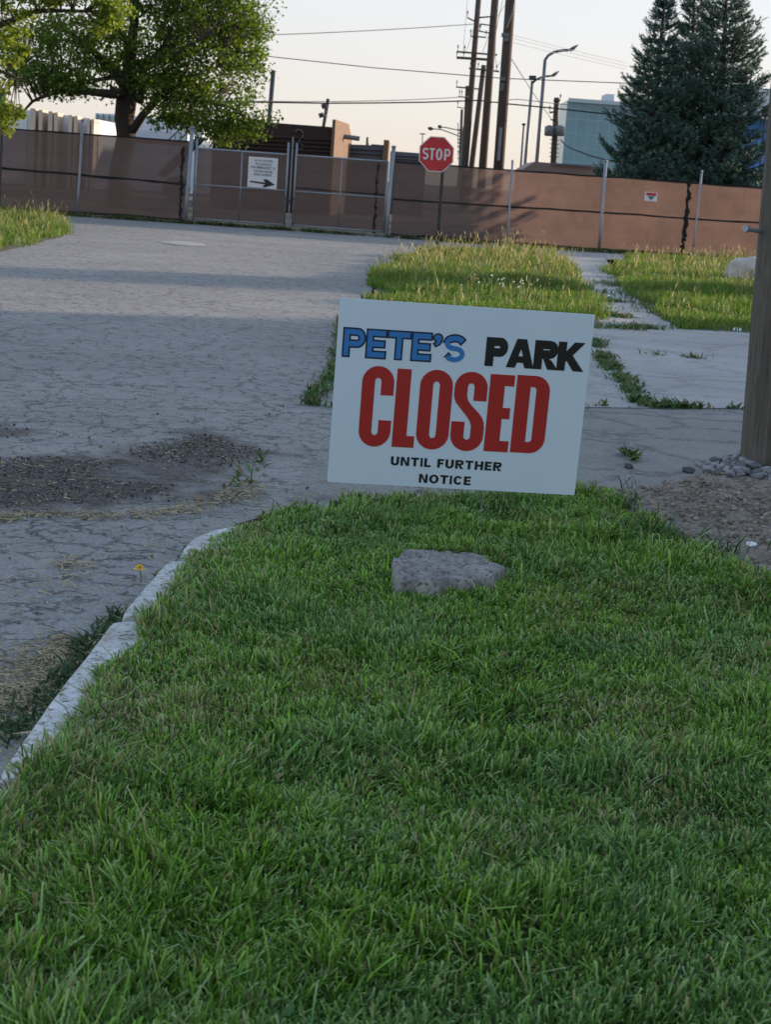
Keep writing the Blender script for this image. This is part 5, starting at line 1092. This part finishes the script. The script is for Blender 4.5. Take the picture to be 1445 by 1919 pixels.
def block(pts, depth):
    b = MB(); n = len(pts); k_ = [p + Vector((0, depth, 0)) for p in pts]; return b.add(pts + k_, [tuple(range(n)), tuple(range(2 * n - 1, n - 1, -1))] + [(i, n + i, n + (i + 1) % n, (i + 1) % n) for i in range(n)])
# left: pale loading building with cream pillars
Yb = 88.0; bd = building('loading_building', 'pale blue-white loading building with pairs of cream pillars at far left', 'building', Yb, X=-16)
block(drop([(-60, 196), (60, 207), (182, 224)], Yb), 14).build('wall', M['bluewhite'], bd)
for x0, x1 in ((56, 66), (72, 79), (90, 98), (101, 108), (128, 135), (138, 145), (163, 168), (171, 176)):
    yt_ = 199 + (x0 - 35) * 0.175; a = P(x0, yt_, Yb - 1.4); c_ = P(x1, yt_ + 1, Yb - 1.4)
    MB().box(((a.x + c_.x) / 2, Yb - 0.72, a.z / 2), (c_.x - a.x, 1.4, a.z)).build('pillar', M['cream'], bd)
b = MB()
for x0, x1 in ((8, 50), (109, 127), (146, 162)):
    a = P(x0, 214 + x0 * .11, Yb - .03); c_ = P(x1, 214 + x1 * .11, Yb - .03); b.box(((a.x + c_.x) / 2, Yb - 0.03, a.z / 2), (c_.x - a.x, 0.06, a.z))
build_each(b, 'roller_door', facade_mat('door_white', (0.70, 0.75, 0.80), (0.2, 1, 14)), bd)
bd = building('glazed_building', 'low white building with a green-grey window band behind the maple trunk', 'building', 96, X=-13)
block(drop([(178, 212), (222, 214), (380, 232)], 96), 10).build('wall', M['bluewhite'], bd)
wf = quadbox(lambda u, v, d=0: P(180, 215, 95.9).lerp(P(226, 220, 95.9), u).lerp(P(178, 231, 95.9).lerp(P(225, 236, 95.9), u), v) + Vector((0, -d, 0)), 0, 1, 0, 1, -.05, .05).build('window_band', facade_mat('pane_greygreen', (0.35, 0.40, 0.36), (1, 1, 1)), bd)
b = MB()
for i in range(5):
    p = P(182 + i * 11, 223 + i, 95.8); b.box(p, (0.06, 0.06, .62))
build_each(b, 'mullion', M['lamp_grey'], wf)
bd = building('parked_trailer', 'white trailer with a red lower edge behind the fence near the maple', 'trailer', 76, X=-9)
block([P(250, 243, 76), P(352, 250, 76), P(350, 266, 76), P(248, 260, 76)], 2.4).build('body', M['bluewhite'], bd)
block([P(248, 260, 76), P(350, 266, 76), P(349, 272, 76), P(247, 266, 76)], 2.38).build('skirt', simple('skirt_red', (0.35, 0.06, 0.05)), bd)
b = MB()
for x in (-10.3, -6.2):
    for y in (76.3, 78.0): b.tube([(x, y, 0.5), (x, y + .25, 0.5)], .5, 16)
build_each(b, 'wheel', M['black'], bd)
# iron stairs by the gate post
stt = building('metal_stairs', 'dark metal stairs with a sloping handrail behind the left gate post', 'stairs', 66, X=P(350, 250, 66).x)
b = MB(); lo, hi = P(305, 272, 66), P(362, 218, 66)
b.tube([lo, hi], .03, 6); b.tube([lo + Vector((.15, 1, -.1)), hi + Vector((.15, 1, -.1))], .03, 6)
for f in (0.2, .4, .6, .8): p = lo.lerp(hi, f); b.tube([p, p - Vector((0, 0, .9))], .02, 6)
build_each(b, 'handrail', M['lamp_grey'], stt); b = MB(); d = hi - lo
for y in (0, 1.0): b.box((lo + hi) / 2 + Vector((.1, y, -.95)), (d.length + .5, .06, .22), mat=Matrix.Rotation(-math.atan2(d.z, d.x), 3, 'Y'))
for f in np.linspace(0, 1, 9): p = lo.lerp(hi, float(f)); b.box(p + Vector((.1, .5, -.9)), (.28, 1, .04))
e = hi + Vector((.1, .5, -.95)); b.tube([e, Vector((e.x, e.y, 0))], .05, 6); b.build('flight', M['dark_metal'], stt)
# the rusty steel bin wall and its lower neighbours
M['rust'] = simple('rusty_dark_steel', (0.05, 0.030, 0.026), 0.85, var=0.5, scale=0.8, bump=0.3)
M['rust_end_sunlit'] = simple('sunlit_rust', (0.19, 0.125, 0.085), 0.85, var=0.3, scale=1.2, bump=0.3, stretch=(1, 1, 3))  # paler, warmer than the side walls: sunlight put into the colour
Yw = 68.0; rw = building('rusty_steel_wall', 'dark rusty steel bin with a faded chalk mark and a sunlit end wall', 'container', Yw, X=-3)
block(drop([(400, 226), (512, 230), (621, 238)], Yw), 5.5).build('side_wall', M['rust'], rw)
a = P(622, 223, Yw - .2); a2 = P(629, 224, Yw - .2); back = 72.5; c1, c2 = P(643, 243, back), P(650, 262, back + 1.5)
b = MB(); p0 = Vector((a.x, a.y, a.z)); p1 = Vector((a2.x, a2.y, a2.z))
zz1 = p1.z; face = [p1, Vector((p1.x + .35, back, c1.z + .25)), Vector((p1.x + .45, back + 1.8, c1.z - .3)), Vector((p1.x + .45, back + 1.8, 0)), Vector((p1.x, p1.y, 0))]
oth = [v - Vector((0.12, 0, 0)) for v in face]; n = 5
b.add(face + oth, [tuple(range(n)), tuple(range(2 * n - 1, n - 1, -1))] + [(i, n + i, n + (i + 1) % n, (i + 1) % n) for i in range(n)]); b.build('end_wall', M['rust_end_sunlit'], rw)
b = MB()
for y_ in (262, 270, 278, 285):
    q0, q1 = P(445, y_ - 9, Yw - .06), P(620, y_, Yw - .06); b.tube([q0, q1], 0.035, 6)
build_each(b, 'rib', M['rust'], rw)
b = MB(); cmk = [(560 + 8 * math.cos(t_), 252 - 9 * math.sin(t_)) for t_ in np.linspace(2.6, -1.0, 10)] + [(556, 270), (557, 279), (567, 280), (568, 272), (560, 268)]
b.tube([P(x, y, Yw - .04) for x, y in cmk], 0.03, 5); b.build('chalk_mark', simple('chalk', (0.16, 0.14, 0.14)), rw)
sw = building('slate_container', 'low slate-blue steel container between the rusty bin and the stop sign', 'container', 74, X=0)
block(drop([(640, 270), (695, 272), (697, 270), (721, 272)], 74), 5).build('side_wall', M['slate'], sw)
a = P(719, 262, 73.8); b = MB().box((a.x + .12, 76.0, a.z / 2), (.22, 4.6, a.z)); b.build('end_wall', M['rust_end_sunlit'], sw)  # end of the slate container, coloured as if sunlit
b = MB()
for y_ in (279, 287): b.tube([P(650, y_ - 2, 73.93), P(716, y_ + 2, 73.93)], .04, 6)
build_each(b, 'rib', M['slate'], sw)
bw = building('slate_container', 'blue-grey steel container half hidden behind the stop sign', 'container', 80, X=2)
block(drop([(732, 283), (800, 288)], 80), 5).build('side_wall', M['slate'], bw)
b = MB()
for y_ in (290, 296): b.tube([P(734, y_, 79.93), P(796, y_ + 4, 79.93)], .04, 6)
build_each(b, 'rib', M['slate'], bw)
o = MB().tube([P(644, 256, 71), P(674, 260, 71)], 0.10, 10).build('steel_pipe', M['lamp_grey'], origin=tuple(P(644, 256, 71))); tag(o, 'grey pipe jutting right above the rusty bin end', 'pipe')
T, B = pole_line(689, 257, 687, 290, 76); o = MB().tube([B, T], 0.06, 8).build('steel_post', M['lamp_grey'], origin=tuple(B)); tag(o, 'short thin post above the low slate container', 'post')
# teal glass office block
go = building('office_block', 'teal glass office block with a sloped corner, left of the spruces', 'building', 240, X=P(1100, 250, 240).x)
block(drop([(1064, 188), (1260, 202)], 240), 12).build('glass_wall', M['glass_teal'], go)
b = MB(); 
a = P(1066, 187, 239.6); c_ = P(1258, 201, 239.6); d = c_ - a; b.box((a + c_) / 2, (d.length, .5, .5), mat=Matrix.Rotation(-math.atan2(d.z, d.x), 3, 'Y')); b.build('parapet', facade_mat('parapet', (.45, .55, .6)), go)
a = P(1138, 182, 244); c_ = P(1152, 196, 244); MB().box(((a.x + c_.x) / 2, 248, (a.z + c_.z) / 2 - .5), (c_.x - a.x, 6, a.z - c_.z + 2)).build('roof_plant', M['bluewhite'], go)
# low brown roof
lr = building('low_shed', 'low brown-roofed shed just above the fence, left of the spruces', 'shed', 64, X=P(1060, 310, 64).x)
block(drop([(982, 316), (1003, 303), (1140, 314), (1160, 330)], 64), 5).build('wall_and_roof', facade_mat('shed_brown', (0.26, 0.18, 0.155), (1, 1, 2)), lr)
b = MB(); b.box(P(1072, 309, 63.9), (1.5, .1, .05)); b.build('roof_edge', M['lamp_grey'], lr)
# right edge: white roof and blue panel
rb = building('blue_white_building', 'white-roofed building with a bright blue wall at the right edge', 'building', 110, X=P(1440, 250, 110).x)
block(drop([(1400, 222), (1640, 240)], 110), 12).build('wall', facade_mat('blue_panel', (0.06, 0.22, 0.55)), rb)
a = P(1400, 221, 109.5); c_ = P(1640, 239, 109.5); d = c_ - a; b = MB().box((a + c_) / 2 + Vector((0, 6, .9)), (d.length, 13.5, 1.8), mat=Matrix.Rotation(-math.atan2(d.z, d.x), 3, 'Y')); b.build('roof', M['bluewhite'], rb)
vt = building('roof_vent', 'rusty brown box on the roof edge at the far right', 'vent', 90, X=P(1435, 200, 90).x)
a = P(1437, 211, 90); b = MB(); b.box((a.x, 90, a.z), (.36, .4, .45)); b.box((a.x, 90, a.z + .27), (.46, .5, .08)); b.tube([(a.x, 90.1, 0), (a.x, 90.1, a.z)], .05, 8); b.build('box', M['rust'], vt)

# boulder, board in the grass, street name sign
bx, by = G(1400, 534); bm = bmesh.new(); bmesh.ops.create_icosphere(bm, subdivisions=4, radius=1)
for v in bm.verts:
    n_ = 0.8 + 0.4 * float(fbm(v.co.x * 1 + v.co.z, v.co.y + v.co.z * .6, 0.9, 400)); v.co = Vector((v.co.x * 0.42 * n_, v.co.y * 0.3 * n_, v.co.z * 0.36 * n_ + 0.06))
    v.co += v.co.normalized() * 0.02 * (float(fbm(v.co.x, v.co.y + v.co.z, .12, 404)) - .5)
me = bpy.data.meshes.new('boulder'); bm.to_mesh(me); me.materials.append(simple('pale_boulder', (0.50, 0.45, 0.40), 0.9, var=.3, scale=4, bump=.5)); me.polygons.foreach_set('use_smooth', [True] * len(me.polygons))
o = bpy.data.objects.new('boulder', me); o.location = (bx, by, 0.14); link(o); tag(o, 'pale rounded boulder in the tall grass beside the wooden pole', 'rock')
a = P(888, 493, 31); c_ = P(942, 509, 29.5); b = MB(); d = c_ - a; mt = d.to_track_quat('X', 'Z').to_matrix(); b.box((a + c_) / 2, (d.length, .02, .06), mat=mt)
b.box(a + Vector((0.02, 0, 0.05)), (.02, .05, .12)); o = b.build('broken_board', simple('pale_board', (0.48, 0.34, 0.25), .8, var=.3, scale=8), origin=tuple(a)); tag(o, 'pale broken board sticking out of the tall grass', 'board')
ss = thing('street_name_sign', (P(3, 300, 43).x, 43, 0), 'green street name sign on a thin post, cut off at the left edge', 'sign'); sync(ss)
T, B = pole_line(6, 165, -3, 395, 43); MB().tube([B, T], 0.032, 8).build('post', M['dark_metal'], ss)
p = P(-8, 185, 42.95); MB().box(p, (0.44, 0.02, .50)).build('blade', simple('sign_green', (0.01, 0.22, 0.10), .4, var=.08), ss)
# a weed tuft against the screen
gx_, gy_ = G(48, 470)
# ================================================================== unseen halls and trees added on the right to shade foreground and fence
M['brick'] = simple('brown_brick', (0.25, 0.17, 0.13), .9, var=.25, scale=2)
def hall(label, x, y0, y1, h, dx_=14):
    t_ = building('shading_hall', label, 'building', (y0 + y1) / 2, 'unseen brick halls added for shade', X=x)
    MB().box((x + dx_ / 2, (y0 + y1) / 2, h / 2), (dx_, y1 - y0, h)).build('wall', M['brick'], t_)
    MB().box((x + dx_ / 2, (y0 + y1) / 2, h + .15), (dx_ + .4, y1 - y0 + .4, .3)).build('roof', M['lamp_grey'], t_)
    b = MB()
    for k_ in range(int((y1 - y0) / 4)): b.box((x - .03, y0 + 2.5 + 4 * k_, h * .5), (.06, 1.8, h * .35))
    build_each(b, 'window', M['slate'], t_)
hall('unseen long brick hall, added right of the camera to shade the foreground', 36, -60, 33.0, 10.5)
hall('unseen square brick hall, added beyond the fence to shade its left part', 50, 73.95, 77.0, 12.6, 6)
def shade_tree(label, x, y, h, r, seed):  # unseen tree added so that its crown breaks up the shade
    limbs = [([Vector((x, y, h * .35)), Vector((x + math.cos(a) * r * .6, y + math.sin(a) * r * .6, h * .65))], [.15, .05]) for a in (0, 1.3, 2.6, 3.9, 5.2)]
    broadleaf('shading_tree', label, (x, y, 0), [Vector((x, y, 0)), Vector((x, y, h * .4)), Vector((x, y, h * .8))], [.25, .2, .08], limbs, [((x, y, h * .66), (r, r, h * .34), 1)], 260, 24, 0.26,
              (np.array([0.03, 0.065, 0.015]), np.array([0.08, 0.13, 0.02])), M['maple_leaf'], M['bark'], seed)
shade_tree('unseen tree added at the corner of the near brick hall to break its shade', 31, 32.2, 8.0, 2.3, 701)
shade_tree('unseen tree added further up from the near brick hall to shade the road', 30, 40.0, 6.6, 1.1, 702)
shade_tree('unseen tall tree added beside the far brick hall to dapple the fence', 47, 76.0, 13.5, 2.3, 703)
shade_tree('unseen tall tree added beyond the far brick hall to dapple the fence', 44, 78.0, 13.0, 2.0, 704)
print('objects', len(S.objects))
